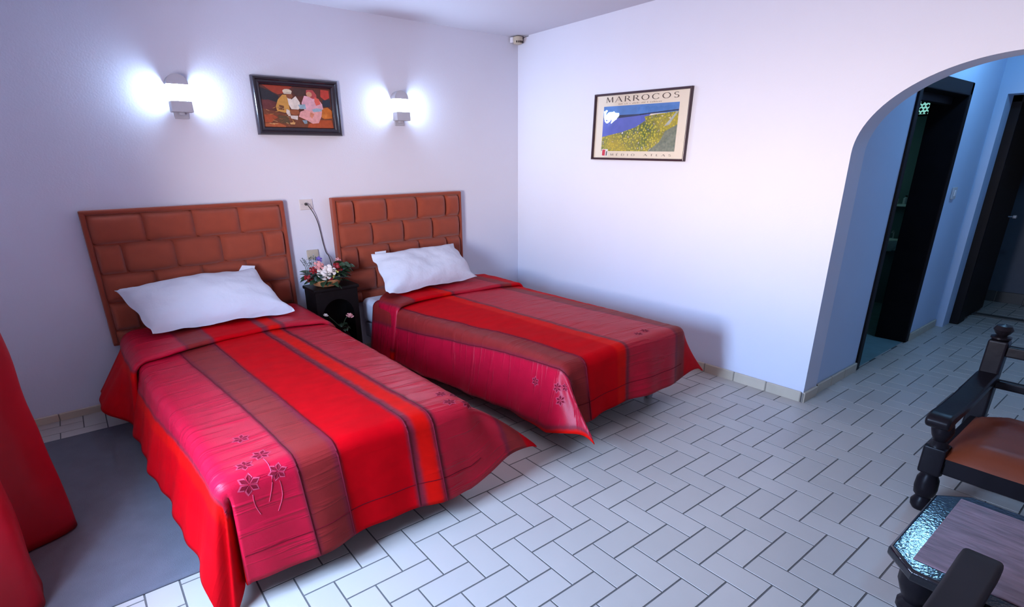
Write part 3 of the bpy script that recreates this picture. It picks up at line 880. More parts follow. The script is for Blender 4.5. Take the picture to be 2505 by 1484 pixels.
shapes += [((0.10, 0.028, 0.018), [(0, 0), (1, 0), (1, 1), (0, 1)]),
    ((0.17, 0.05, 0.02), [(0, 0), (1, 0), (1, .3), (.6, .38), (.3, .34), (0, .45)]),
    ((0.34, 0.045, 0.018), [(.04, .98), (.46, .99), (.33, .82), (.24, .78), (.16, .84)]),
    ((0.022, 0.022, 0.028), [(0, .93), (.12, .86), (.25, .74), (.22, .6), (.08, .63), (0, .66)]),
    ((0.13, 0.03, 0.03), [(0, .62), (.1, .65), (.2, .6), (.18, .45), (.05, .42), (0, .45)]),
    ((0.06, 0.028, 0.022), [(.47, .95), (.66, .95), (.62, .78), (.5, .76), (.44, .84)]),
    ((0.50, 0.05, 0.03), [(.85, .95), (.97, .94), (.97, .76), (.9, .7), (.84, .78)]),
    ((0.02, 0.03, 0.05), [(.86, .7), (.98, .72), (.98, .54), (.86, .55)]),
    ((0.55, 0.15, 0.015), [(.84, .5), (.93, .53), (.99, .45), (.98, .27), (.86, .24), (.8, .33)]),
    ((0.62, 0.20, 0.03), [(.82, .36), (.92, .36), (.9, .28), (.83, .27)]),
    ((0.40, 0.07, 0.015), [(.76, .22), (.97, .22), (.99, .03), (.6, .02), (.62, .1)]),
    ((0.38, 0.07, 0.02), [(.02, .3), (.12, .32), (.2, .25), (.1, .12), (.02, .12)]),
    ((0.42, 0.10, 0.03), [(.02, .1), (.2, .12), (.3, .05), (.28, 0.01), (.01, 0.01)]),
    ((0.10, 0.06, 0.025), [(.2, .3), (.34, .28), (.36, .1), (.22, .12)]),
    # man
    ((0.58, 0.30, 0.06), [(.30, .78), (.36, .78), (.37, .6), (.38, .38), (.3, .36), (.2, .4), (.19, .5), (.23, .66)]),
    ((0.16, 0.06, 0.02), [(.24, .54), (.3, .52), (.3, .42), (.22, .43)]),
    ((0.74, 0.68, 0.60), [(.36, .74), (.42, .68), (.48, .76), (.53, .62), (.53, .5), (.5, .45), (.4, .45), (.37, .56)]),
    ((0.26, 0.085, 0.035), ell(.395, .76, .045, .07)),
    ((0.72, 0.64, 0.48), ell(.37, .86, .065, .055)),
    ((0.60, 0.52, 0.40), [(.31, .84), (.43, .84), (.42, .8), (.32, .8)]),
    ((0.30, 0.09, 0.03), [(.38, .44), (.5, .44), (.51, .36), (.46, .31), (.38, .33)]),
    ((0.68, 0.60, 0.54), [(.33, .45), (.37, .42), (.38, .3), (.35, .28), (.32, .36)]),
    ((0.72, 0.66, 0.60), [(.37, .3), (.48, .3), (.47, .2), (.38, .23)]),
    # woman
    ((0.46, 0.07, 0.07), [(.64, .92), (.73, .93), (.78, .82), (.78, .72), (.7, .72), (.63, .84)]),
    ((0.72, 0.40, 0.46), [(.60, .78), (.66, .77), (.72, .72), (.8, .72), (.85, .6), (.86, .48), (.7, .4), (.58, .44), (.55, .6)]),
    ((0.70, 0.12, 0.08), [(.75, .76), (.81, .72), (.83, .6), (.76, .56), (.74, .66)]),
    ((0.60, 0.30, 0.17), ell(.675, .82, .042, .062)),
    ((0.74, 0.36, 0.34), [(.52, .4), (.6, .45), (.72, .42), (.84, .44), (.82, .3), (.77, .14), (.68, .12), (.6, .2), (.49, .28)]),
    ((0.66, 0.24, 0.14), [(.66, .4), (.72, .36), (.68, .24), (.65, .3)]),
    ((0.28, 0.42, 0.50), [(.5, .56), (.6, .58), (.61, .47), (.52, .46)]),
    ((0.30, 0.44, 0.54), [(.69, .46), (.76, .5), (.84, .48), (.83, .43), (.71, .4)]),
    ((0.22, 0.32, 0.38), [(.53, .2), (.6, .2), (.6, .12), (.56, .11)]),
    ((0.50, 0.24, 0.06), [(.38, .24), (.42, .14), (.36, .1), (.4, .16)]),
    ((0.62, 0.36, 0.14), [(.35, .13), (.43, .14), (.42, .09), (.36, .09)])]
rp = random.Random(3)
for _ in range(26):
    u, v = rp.uniform(.02, .34), rp.uniform(.08, .5); L = rp.uniform(.03, .08); an = rp.uniform(-.9, .9); w_ = rp.uniform(.006, .014)
    shapes.append((rp.choice([(0.50, 0.26, 0.06), (0.22, 0.09, 0.03), (0.38, 0.13, 0.04), (0.62, 0.40, 0.16)]), [(u, v), (u + L * math.cos(an), v + L * math.sin(an)), (u + L * math.cos(an), v + L * math.sin(an) + w_), (u, v + w_)]))
cb = MB(); cm = []
for k, (c_, poly) in enumerate(shapes):
    m = pc(c_)
    if m not in cm: cm.append(m)
    d_ = 0.06 + 0.0016 * k
    cb.add([W(ca0 + (ca1 - ca0) * min(1, max(0, u)), d_, cz0 + (cz1 - cz0) * min(1, max(0, v))) for u, v in poly], [tuple(range(len(poly)))], cm.index(m))
cb.build('canvas', cm, pt, smooth=False)
_b = MB().box(ca0 - 0.1, ca1 + 0.1, -0.055, -0.01, cz0 - 0.1, cz1 + 0.1).build('backing', M_FRAME, pt, smooth=False)
for v in _b.data.vertices:
    w_ = WX((v.co.x / U + BASE[pt.name][0], v.co.y / U + BASE[pt.name][1], v.co.z / U + BASE[pt.name][2]))
    v.co = [(w_[i] - BASE[pt.name][i]) * U for i in range(3)]

# ================================================================ POSTER
PO_W, PO_H, PO_T = 7.55, 4.1, math.radians(-1.5)
po = thing('framed_poster', (21.9, 10.68, 12.8), 'black framed landscape poster lettered MARROCOS and MEDIO ATLAS', 'poster')
def PX(u, v, d):
    """u 0..1 left to right, v 0..1 bottom to top on the poster, d out from the wall"""
    y, z = (u - 0.5) * PO_W, (v - 0.5) * PO_H
    yy = y * math.cos(PO_T) - z * math.sin(PO_T); zz = y * math.sin(PO_T) + z * math.cos(PO_T)
    return (22.0 - d, 10.68 - yy, 14.86 + zz)
wall_frame(po, 0, PO_W, 0, PO_H, 0.13, [(0, 0.004), (0, 0.20), (0.25, 0.23), (0.75, 0.23), (1, 0.19), (1, 0.004)], M_PFRAME, lambda q: PX(q[0] / PO_W, q[2] / PO_H, -q[1]))
M_PAPER = mat('cream poster paper', (0.86, 0.78, 0.68), 0.6)
def flat(name, poly, d, m, par=po):
    b = MB(); b.add([PX(u, v, d) for u, v in poly], [tuple(range(len(poly)))])
    return b.build(name, m, par, smooth=False)
sheet = flat('poster_sheet', [(0.01, 0.015), (0.99, 0.015), (0.99, 0.985), (0.01, 0.985)], 0.05, M_PAPER)
def FU(u, v): return (0.105 + 0.785 * u, 0.135 + 0.675 * v)
def meadow():
    m = bpy.data.materials.new('flower meadow print'); m.use_nodes = True
    nt = m.node_tree; b = nt.nodes['Principled BSDF']; b.inputs['Roughness'].default_value = 0.6
    tc = nt.nodes.new('ShaderNodeTexCoord')
    vo = nt.nodes.new('ShaderNodeTexVoronoi'); vo.inputs['Scale'].default_value = 55
    nz = nt.nodes.new('ShaderNodeTexNoise'); nz.inputs['Scale'].default_value = 6
    nt.links.new(tc.outputs['Object'], vo.inputs['Vector']); nt.links.new(tc.outputs['Object'], nz.inputs['Vector'])
    r1 = nt.nodes.new('ShaderNodeValToRGB')
    for p, c in ((0.0, (.85, .72, .18, 1)), (0.25, (.58, .52, .06, 1)), (0.45, (.20, .26, .04, 1)), (0.8, (.06, .10, .06, 1))):
        e = r1.color_ramp.elements.new(p); e.color = c
    r1.color_ramp.elements.remove(r1.color_ramp.elements[0])
    nt.links.new(vo.outputs['Distance'], r1.inputs[0])
    mx = nt.nodes.new('ShaderNodeMix'); mx.data_type = 'RGBA'
    mx.inputs[7].default_value = (.62, .48, .05, 1)
    mrm = nt.nodes.new('ShaderNodeMapRange'); mrm.inputs[1].default_value = .35; mrm.inputs[2].default_value = .75; mrm.inputs[4].default_value = .75
    nt.links.new(nz.outputs['Fac'], mrm.inputs[0]); nt.links.new(mrm.outputs[0], mx.inputs[0]); nt.links.new(r1.outputs[0], mx.inputs[6])
    nt.links.new(mx.outputs[2], b.inputs['Base Color'])
    return m
flat('photo_sky', [FU(0, .78), FU(1, .8), FU(1, 1), FU(0, 1)], 0.055, mat('sky print', (0.09, 0.24, 0.66), 0.6, var=0.4, vscale=7), sheet)
flat('photo_lake', [FU(0, .2), FU(.5, .45), FU(.66, .8), FU(0, .8)], 0.057, mat('lake print', (0.11, 0.15, 0.60), 0.6, var=0.25, vscale=10), sheet)
flat('photo_far_shore', [FU(0, .72), FU(.2, .73), FU(.45, .76), FU(.7, .8), FU(1, .83), FU(1, .86), FU(.5, .8), FU(.12, .8), FU(0, .79)], 0.059, mat('shore print', (0.03, 0.045, 0.12), 0.6, var=0.3, vscale=30), sheet)
flat('photo_meadow', [FU(0, 0), FU(1, 0), FU(1, .82), FU(.75, .78), FU(.58, .74), FU(.6, .66), FU(.47, .52), FU(.28, .42), FU(.1, .36), FU(0, .32)], 0.061, meadow(), sheet)
flat('photo_shade', [FU(.66, 0), FU(1, 0), FU(1, .55), FU(.86, .42), FU(.8, .2)], 0.063, mat('shaded flowers print', (0.07, 0.10, 0.11), 0.6, col2=(0.34, 0.38, 0.28), vscale=60, detail=6), sheet)
flat('photo_path', [FU(.84, .52), FU(.9, .55), FU(1, .82), FU(.97, .8)], 0.064, mat('path print', (0.45, 0.50, 0.50), 0.6, var=0.4, vscale=40), sheet)
# lettering: stroke letters with thick and thin parts
INK = mat('brown print ink', (0.075, 0.05, 0.04), 0.6)
def stroke(p0, p1, w):
    dx, dy = p1[0] - p0[0], p1[1] - p0[1]; L = math.hypot(dx, dy); nx, ny = -dy / L * w / 2, dx / L * w / 2
    return [(p0[0] + nx, p0[1] + ny), (p1[0] + nx, p1[1] + ny), (p1[0] - nx, p1[1] - ny), (p0[0] - nx, p0[1] - ny)]
def arcs(cx, cy, rx, ry, a0, a1, w_side, w_top, n=18):
    out = []
    for k in range(n):
        q = []
        for t in (k, k + 1):
            a = a0 + (a1 - a0) * t / n
            ww = w_top + (w_side - w_top) * abs(math.cos(a))
            q.append(((cx + rx * math.cos(a), cy + ry * math.sin(a)), (cx + (rx - ww) * math.cos(a), cy + (ry - ww) * math.sin(a))))
        out.append([q[0][0], q[1][0], q[1][1], q[0][1]])
    return out
def serif(x, y): return [stroke((x - .11, y), (x + .11, y), .035)]
T_, H_ = 0.13, 0.05
LET = {
 'M': (1.0, lambda: [stroke((.1, 0), (.16, 1), H_), stroke((.16, 1), (.5, .05), T_), stroke((.5, .05), (.84, 1), H_), stroke((.84, 1), (.9, 0), T_)] + serif(.1, .015) + serif(.9, .015)),
 'A': (0.95, lambda: [stroke((.06, 0), (.46, 1), H_), stroke((.46, 1), (.88, 0), T_), stroke((.22, .36), (.70, .36), .04)] + serif(.06, .015) + serif(.88, .015)),
 'R': (0.85, lambda: [stroke((.16, 0), (.16, 1), T_), stroke((.42, .5), (.84, 0), T_), stroke((.16, .98), (.42, .98), .04), stroke((.16, .49), (.42, .49), .04)] + arcs(.42, .735, .28, .265, PI / 2, -PI / 2, .12, .04) + serif(.16, .015)),
 'O': (1.05, lambda: arcs(.52, .5, .48, .51, 0, 2 * PI, .125, .045, 30)),
 'C': (0.98, lambda: arcs(.52, .5, .48, .51, PI * 0.22, PI * 1.8, .125, .045, 26)),
 'S': (0.72, lambda: arcs(.36, .745, .27, .255, PI * 0.15, PI * 1.5, .10, .05, 16) + arcs(.36, .255, .29, .275, PI * 0.5, -PI * 0.85, .11, .05, 16)),
 'E': (0.7, lambda: [stroke((.14, 0), (.14, 1), T_), stroke((.14, .98), (.6, .98), .045), stroke((.14, .5), (.5, .5), .045), stroke((.14, .02), (.62, .02), .045)]),
 'D': (0.95, lambda: [stroke((.14, 0), (.14, 1), T_), stroke((.14, .98), (.42, .98), .045), stroke((.14, .02), (.42, .02), .045)] + arcs(.4, .5, .5, .5, PI / 2, -PI / 2, .12, .045)),
 'I': (0.36, lambda: [stroke((.18, 0), (.18, 1), T_)] + serif(.18, .015) + serif(.18, .985)),
 'T': (0.78, lambda: [stroke((.39, 0), (.39, 1), T_), stroke((.03, .98), (.75, .98), .045)] + serif(.39, .015)),
 'L': (0.66, lambda: [stroke((.14, 0), (.14, 1), T_), stroke((.14, .02), (.6, .02), .045)]),
 ' ': (0.9, lambda: [])}
def lettering(text, u0, u1, v0, v1, gap, m, acc=None):
    tot = sum(LET[c][0] for c in text) + gap * (len(text) - 1)
    x = 0.0
    for c in text:
        wd, f = LET[c]
        b = MB()
        for poly in f():
            b.add([PX(u0 + (u1 - u0) * (x + px) / tot, v0 + (v1 - v0) * py, 0.068) for px, py in poly], [(0, 1, 2, 3)])
        if acc is not None and c == 'E':
            b.add([PX(u0 + (u1 - u0) * (x + px) / tot, v0 + (v1 - v0) * py, 0.068) for px, py in stroke((.3, 1.14), (.5, 1.32), .09)], [(0, 1, 2, 3)])
        if b.f:
            b.build('letter', m, sheet, smooth=False)
        x += wd + gap
lettering('MARROCOS', 0.125, 0.885, 0.868, 0.945, 0.22, INK)
lettering('MEDIO ATLAS', 0.215, 0.865, 0.066, 0.096, 0.75, mat('grey print ink', (0.13, 0.10, 0.09), 0.6), acc=True)
sb = MB()                                     # the small illegible line under the title
rs = random.Random(5); u_ = 0.27
while u_ < 0.72:
    w_ = rs.uniform(.004, .011); h_ = rs.uniform(.010, .022)
    sb.add([PX(u_, .826, .068), PX(u_ + w_ * .6, .826, .068), PX(u_ + w_ * .6, .826 + h_, .068), PX(u_, .826 + h_, .068)], [(0, 1, 2, 3)])
    u_ += w_ + (.02 if rs.random() < .15 else .004)
sb.build('small_print', mat('pale print ink', (0.34, 0.26, 0.20), 0.6), sheet, smooth=False)['kind'] = 'stuff'
flat('logo_border', [(.112, .055), (.185, .055), (.185, .165), (.112, .165)], 0.066, mat('logo white', (0.85, 0.85, 0.85), 0.6), sheet)
flat('logo_red_block', [(.118, .065), (.152, .062), (.155, .155), (.121, .158)], 0.0675, mat('logo red', (0.62, 0.03, 0.07), 0.6), sheet)
flat('logo_dark_block', [(.163, .062), (.175, .066), (.178, .135), (.166, .128)], 0.0675, mat('logo dark', (0.05, 0.05, 0.09), 0.6), sheet)
def glass_mat():
    m = bpy.data.materials.new('poster glass'); m.use_nodes = True
    nt = m.node_tree; nt.nodes.remove(nt.nodes['Principled BSDF'])
    tr = nt.nodes.new('ShaderNodeBsdfTransparent'); gl = nt.nodes.new('ShaderNodeBsdfGlossy')
    gl.inputs['Roughness'].default_value = 0.03
    nzg = nt.nodes.new('ShaderNodeTexNoise'); nzg.inputs['Scale'].default_value = 9
    tcg = nt.nodes.new('ShaderNodeTexCoord'); nt.links.new(tcg.outputs['Object'], nzg.inputs['Vector'])
    bpg = nt.nodes.new('ShaderNodeBump'); bpg.inputs['Strength'].default_value = 0.12; bpg.inputs['Distance'].default_value = 0.02
    nt.links.new(nzg.outputs['Fac'], bpg.inputs['Height']); nt.links.new(bpg.outputs[0], gl.inputs['Normal'])
    fr_ = nt.nodes.new('ShaderNodeFresnel'); fr_.inputs[0].default_value = 1.5
    mx = nt.nodes.new('ShaderNodeMixShader')
    nt.links.new(fr_.outputs[0], mx.inputs[0]); nt.links.new(tr.outputs[0], mx.inputs[1]); nt.links.new(gl.outputs[0], mx.inputs[2])
    nt.links.new(mx.outputs[0], nt.nodes['Material Output'].inputs[0])
    return m
flat('glass_pane', [(0.012, 0.02), (0.988, 0.02), (0.988, 0.98), (0.012, 0.98)], 0.13, glass_mat())

# ================================================================ SMALL WALL FITTINGS
so = thing('wall_socket', W(-18.05, 0.1, 10.1), 'cream wall socket with a cable plugged in, between the headboards', 'socket')
MB().rbox(-18.48, -17.62, -0.09, -0.003, 10.1, 10.76, 0.04, 2, xf=WX).build('face_plate', M_PLASTIC, so)
for dx in (-0.28, 0.28):
    MB().lathe([(0.03, 0), (0.03, 0.02)], 0, 0, 0, 8, 0, lambda q, dx=dx: W(-18.05 + dx + q.x, 0.088 + q.z, 10.45 + q.y)).build('screw', M_METAL, so)
MB().lathe([(0.09, 0), (0.09, 0.1), (0.05, 0.2)], 0, 0, 0, 10, 0, lambda q: W(-18.08 + q.x, 0.088 + q.z, 10.45 + q.y)).build('plug', M_CABLE, so)
jb = thing('junction_box', W(-18.03, 0.1, 7.0), 'beige junction box just above the flowers on the wall', 'junction box')
MB().rbox(-18.42, -17.66, -0.14, -0.003, 6.95, 7.56, 0.05, 2, xf=WX).build('box_body', M_BEIGE, jb)
MB().rbox(-18.36, -17.72, -0.16, -0.13, 7.02, 7.5, 0.03, 2, xf=WX).build('box_cover', M_BEIGE, jb)
MB().lathe([(0.035, 0), (0.035, 0.02)], 0, 0, 0, 8, 0, lambda q: W(-18.04 + q.x, 0.158 + q.z, 7.26 + q.y)).build('screw', M_METAL, jb)
cpts = [W(-18.08, 0.30, 10.45), W(-17.98, 0.34, 10.3), W(-17.66, 0.2, 9.8), W(-17.45, 0.14, 9.2), W(-17.34, 0.12, 8.5), W(-17.25, 0.12, 7.8), W(-17.15, 0.14, 7.3), W(-17.0, 0.2, 7.0), W(-16.95, 0.4, 6.2), W(-16.95, 0.3, 5.0), W(-16.95, 0.2, 0.1)]
def smooth_path(pts, n=6):
    pts = [Vector(p) for p in pts]; out = []
    for i in range(len(pts) - 1):
        p0, p1, p2, p3 = pts[max(i - 1, 0)], pts[i], pts[i + 1], pts[min(i + 2, len(pts) - 1)]
        for k in range(n):
            t = k / n
            out.append(0.5 * ((2 * p1) + (p2 - p0) * t + (2 * p0 - 5 * p1 + 4 * p2 - p3) * t * t + (3 * p1 - p0 - 3 * p2 + p3) * t ** 3))
    return out + [pts[-1]]
tag(MB().tube(smooth_path(cpts), 0.028, 6).build('socket_cable', M_CABLE), 'thin dark cable hanging from the wall socket down behind the flowers', 'cable')
dt_ = thing('alarm_detector', (21.4, 22.05, 20.95), 'small beige slotted alarm detector in the ceiling corner', 'detector')
def DX(q): return (21.52 + q.x, 22.20 + q.y, 21.05 + q.z)
MB().lathe([(0.16, 0.0), (0.3, 0.04), (0.36, 0.16), (0.38, 0.34), (0.36, 0.5), (0.2, 0.56)], 0, 0, 0.05, 20, 0, DX).build('housing', M_BEIGE, dt_)
for k in range(5):
    a = -PI / 2 - 0.90 + k * 0.42
    MB().rbox(-0.03, 0.03, -0.045, 0.045, 0.14, 0.27, 0.01, 1, xf=lambda q, a=a: DX(Vector((math.cos(a) * 0.37 - math.sin(a) * q.y, math.sin(a) * 0.37 + math.cos(a) * q.y, q.z + math.cos(a) * 0)) + Vector((math.cos(a) * q.x, math.sin(a) * q.x, 0)))).build('slot', M_DARKHOLE, dt_, smooth=False)
MB().rbox(-0.42, -0.2, 0.1, 0.45, 0.2, 0.55, 0.04, 2, xf=DX).build('wall_bracket', M_WHITEPL, dt_)
MB().tube(smooth_path([DX(Vector(p)) for p in ((0.30, 0.0, 0.22), (0.4, -0.02, 0.3), (0.44, -0.06, 0.5), (0.45, -0.3, 0.56), (0.44, -0.7, 0.57))]), 0.02, 6).build('lead_wire', M_CABLE, dt_)
sw = thing('light_switch', (40.6, -2.05, 10.0), 'small grey light switch on the hall wall', 'switch')
MB().rbox(40.15, 41.0, -2.12, -2.003, 10.0, 10.8, 0.04, 2).build('face_plate', M_PLASTIC, sw)
MB().rbox(40.4, 40.75, -2.17, -2.1, 10.2, 10.6, 0.03, 2).build('rocker', M_WHITEPL, sw)

# ================================================================ NIGHT STAND, FLOWERS
ns = thing('night_stand', (4.35, 20.85, 0), 'dark wooden night stand with arched opening between the beds', 'night stand')
nx0, nx1, ny0, ny1, nzt = 2.95, 5.75, 19.75, 21.7, 5.45
MB().rbox(nx0 - 0.12, nx1 + 0.12, ny0 - 0.12, ny1, nzt - 0.22, nzt, 0.06, 2).build('top', M_NIGHT, ns)
MB().box(nx0, nx0 + 0.18, ny0, ny1, 0.5, nzt - 0.22).build('side_panel', M_NIGHT, ns, smooth=False)
MB().box(nx1 - 0.18, nx1, ny0, ny1, 0.5, nzt - 0.22).build('side_panel', M_NIGHT, ns, smooth=False)
MB().box(nx0 + 0.18, nx1 - 0.18, ny1 - 0.15, ny1, 0.5, nzt - 0.22).build('back_panel', M_NIGHT, ns, smooth=False)
MB().box(nx0 + 0.18, nx1 - 0.18, ny0 + 0.05, ny1 - 0.15, 0.6, 0.85).build('shelf', M_NIGHT, ns, smooth=False)
cxn = (nx0 + nx1) / 2
arc_n = [(cxn + 1.05 * math.cos(PI * k / 20), 3.6 + 1.05 * math.sin(PI * k / 20)) for k in range(21)]
fpn = [(nx0 + .18, .5), (nx0 + .18, nzt - .22), (nx1 - .18, nzt - .22), (nx1 - .18, .5), (cxn + 1.05, .5)] + arc_n + [(cxn - 1.05, .5)]
MB().prism(fpn, ny0, ny0 + 0.15, 'y').build('arched_front', M_NIGHT, ns, smooth=False)
for x in (nx0 + 0.2, nx1 - 0.2):
    for y in (ny0 + 0.2, ny1 - 0.2):
        MB().lathe([(0.12, 0), (0.18, 0.15), (0.1, 0.3), (0.16, 0.5)], x, y, 0, 12).build('foot', M_NIGHT, ns)

def rose(c, R, m, root, d=(0, -0.5, 0.85), name='rose', seed=0):
    d = Vector(d).normalized()
    a = d.cross(Vector((0, 0, 1)) if abs(d.z) < 0.9 else Vector((1, 0, 0))).normalized(); b = d.cross(a)
    mb = MB(); rg = random.Random(seed)
    for ring, (n, r0, r1, h, op) in enumerate(((3, 0.05, 0.34, 0.62, 0.15), (5, 0.12, 0.62, 0.55, 0.45), (6, 0.2, 1.0, 0.32, 0.9))):
        for k in range(n):
            a0 = 2 * PI * k / n + ring * 0.6 + rg.uniform(-.15, .15); wd = 2 * PI / n * 0.72
            def fn(u, v):
                th = a0 + (u - .5) * wd * (0.55 + 0.6 * v)
                rr = (r0 + (r1 - r0) * v ** 1.1) * (1 - 0.12 * (2 * u - 1) ** 2 * v)
                hh = h * (v ** 0.8) * (1 - 0.35 * (2 * u - 1) ** 2 * v) - 0.1 * (ring == 2) * v * v
                p = Vector(c) + (a * math.cos(th) + b * math.sin(th)) * rr * R + d * hh * R
                return tuple(p)
            mb.grid(fn, 5, 4)
    mb.sphere(tuple(Vector(c) + d * 0.22 * R), R * 0.5, seg=10, ring=7)
    o = mb.build(name, m, root, auto=None)
    cal = MB(); cal.sphere(tuple(Vector(c) - d * 0.02), R * 0.3, seg=8, ring=6)
    return o
def leaf(p, d, L, wd, m, root, droop=0.3, roll=0.0):
    p = Vector(p); d = Vector(d).normalized()
    s = d.cross(Vector((0, 0, 1)))
    if s.length < 1e-3: s = Vector((1, 0, 0))
    s.normalize(); up = s.cross(d)
    s = s * math.cos(roll) + up * math.sin(roll)
    b = MB()
    def fn(u, v):
        w = math.sin(PI * min(1, v * 0.96 + 0.04)) ** 0.8 * wd * (2 * u - 1)
        return tuple(p + d * (L * v) + s * w + Vector((0, 0, -droop * L * v * v + 0.25 * abs(w))))
    b.grid(fn, 2, 5)
    return b.build('leaf', m, root, auto=None)
fa = thing('flower_arrangement', (4.1, 20.6, nzt), 'low arrangement of white, pink and red roses on the night stand', 'flowers')
MB().lathe([(0.55, 0), (0.8, 0.1), (1.0, 0.42), (1.02, 0.5), (0.9, 0.46), (0.1, 0.3)], 4.05, 20.55, nzt + 0.005, 22).build('basket', M_BASKET, fa)
rg = random.Random(11)
for k in range(95):
    a = rg.uniform(0, 2 * PI); e_ = rg.uniform(-0.12, 0.9)
    d = (math.cos(a) * 1.25, math.sin(a) * 0.85, e_)
    r0 = rg.uniform(0.35, 0.85)
    leaf((4.05 + math.cos(a) * r0 * 1.1, 20.5 + math.sin(a) * r0 * 0.8, nzt + rg.uniform(0.3, 0.85)), d, rg.uniform(0.55, 1.0), rg.uniform(0.14, 0.27), M_LEAF if rg.random() < 0.72 else M_LEAF2, fa, rg.uniform(0.1, 0.5), rg.uniform(-.6, .6))
for k in range(26):
    a = rg.uniform(-1.3, 0.9)
    leaf((4.8 + rg.uniform(-.3, .5), 20.4 + rg.uniform(-.4, .2), nzt + rg.uniform(0.5, 1.35)), (math.cos(a), math.sin(a) - 0.5, rg.uniform(-0.1, 0.9)), rg.uniform(0.45, 0.8), rg.uniform(0.16, 0.26), M_LEAF, fa, rg.uniform(0.1, 0.6), rg.uniform(-.6, .6))
for (x, y, z, R, m, nm) in ((3.72, 19.95, 6.3, 0.48, M_ROSEW, 'rose'), (4.12, 19.95, 6.48, 0.42, M_ROSEW, 'rose'), (3.55, 20.2, 6.82, 0.34, M_ROSEP, 'rose'), (4.75, 20.15, 6.6, 0.34, M_ROSER, 'rose'), (3.2, 20.3, 6.55, 0.27, M_ROSER, 'rose'), (5.3, 20.4, 6.5, 0.26, M_ROSER, 'rose'), (2.85, 20.3, 6.1, 0.3, M_ROSER, 'rose'), (4.0, 19.8, 5.98, 0.22, M_ROSER, 'rose'), (3.75, 20.6, 7.15, 0.22, M_VIOLET, 'violet_flower'), (5.0, 20.6, 6.95, 0.2, M_ROSEP, 'rose')):
    rose((x, y, z), R, m, fa, (0.05, -0.75, 0.6), nm, seed=int(x * 100))
for k in range(9):
    MB().sphere((4.35 + rg.uniform(-.1, .35), 19.85 + rg.uniform(-.1, .1), 5.95 + k * 0.06), 0.07, seg=8, ring=6).build('bud', M_YELLOW, fa)
for k in range(8):
    a = rg.uniform(-0.6, 0.6)
    pts = [Vector((2.9 + 0.1 * k, 20.5, nzt + 0.8)), Vector((2.8 + 0.1 * k, 20.5, nzt + 1.4)), Vector((2.55 + 0.16 * k + a * .2, 20.55, nzt + 1.75 + rg.uniform(0, .35)))]
    MB().tube(pts, 0.02, 5).build('sprig', M_LEAF2, fa)
    for j in range(4):
        leaf(pts[1] + (pts[2] - pts[1]) * (j / 4), (rg.uniform(-1, 1), rg.uniform(-1, .2), 0.5), 0.25, 0.06, M_LEAF2, fa)
fv = thing('flower_vase', (4.05, 18.9, 0), 'dark vase with a drooping pink rose standing between the beds', 'vase')
MB().lathe([(0.45, 0), (0.5, 0.1), (0.62, 1.2), (0.55, 2.2), (0.32, 2.8), (0.4, 3.1), (0.34, 3.1), (0.2, 2.7)], 4.1, 18.9, 0, 18).build('vase_body', M_NIGHT, fv)
for (x, y, z, m) in ((4.68, 18.85, 3.75, M_ROSEP), (3.15, 18.9, 4.05, M_ROSEW)):
    MB().tube(smooth_path([(4.1, 18.9, 2.9), ((4.1 + x) / 2, 18.9, 3.5), (x, y, z)]), 0.03, 6).build('stem', M_LEAF, fv)
    rose((x, y, z - 0.1), 0.26 if m is M_ROSEP else 0.16, m, fv, (0.1, -0.4, 0.9), 'rose', 5)
for k in range(12):
    a = rg.uniform(0, 2 * PI)
    leaf((4.1, 18.9, 3.0), (math.cos(a), math.sin(a), rg.uniform(0.2, 1.1)), rg.uniform(0.5, 0.8), 0.14, M_LEAF, fv, 0.5)

# ================================================================ RUG
def rug_fn():
    b = MB()
    def fn(u, v):
        x = -12.4 + 6.6 * u; y = 4.25 + 14.75 * v
        return (x, y, 0.07 + 0.008 * mnoise.noise((x * .7, y * .7, 2)))
    b.grid(fn, 30, 60)
    return b
ru = rug_fn().build('bedside_rug', M_RUG, auto=None)
solidify(ru, 0.009)
tag(ru, 'flat dark grey bedside rug between the curtain and the bed', 'rug')

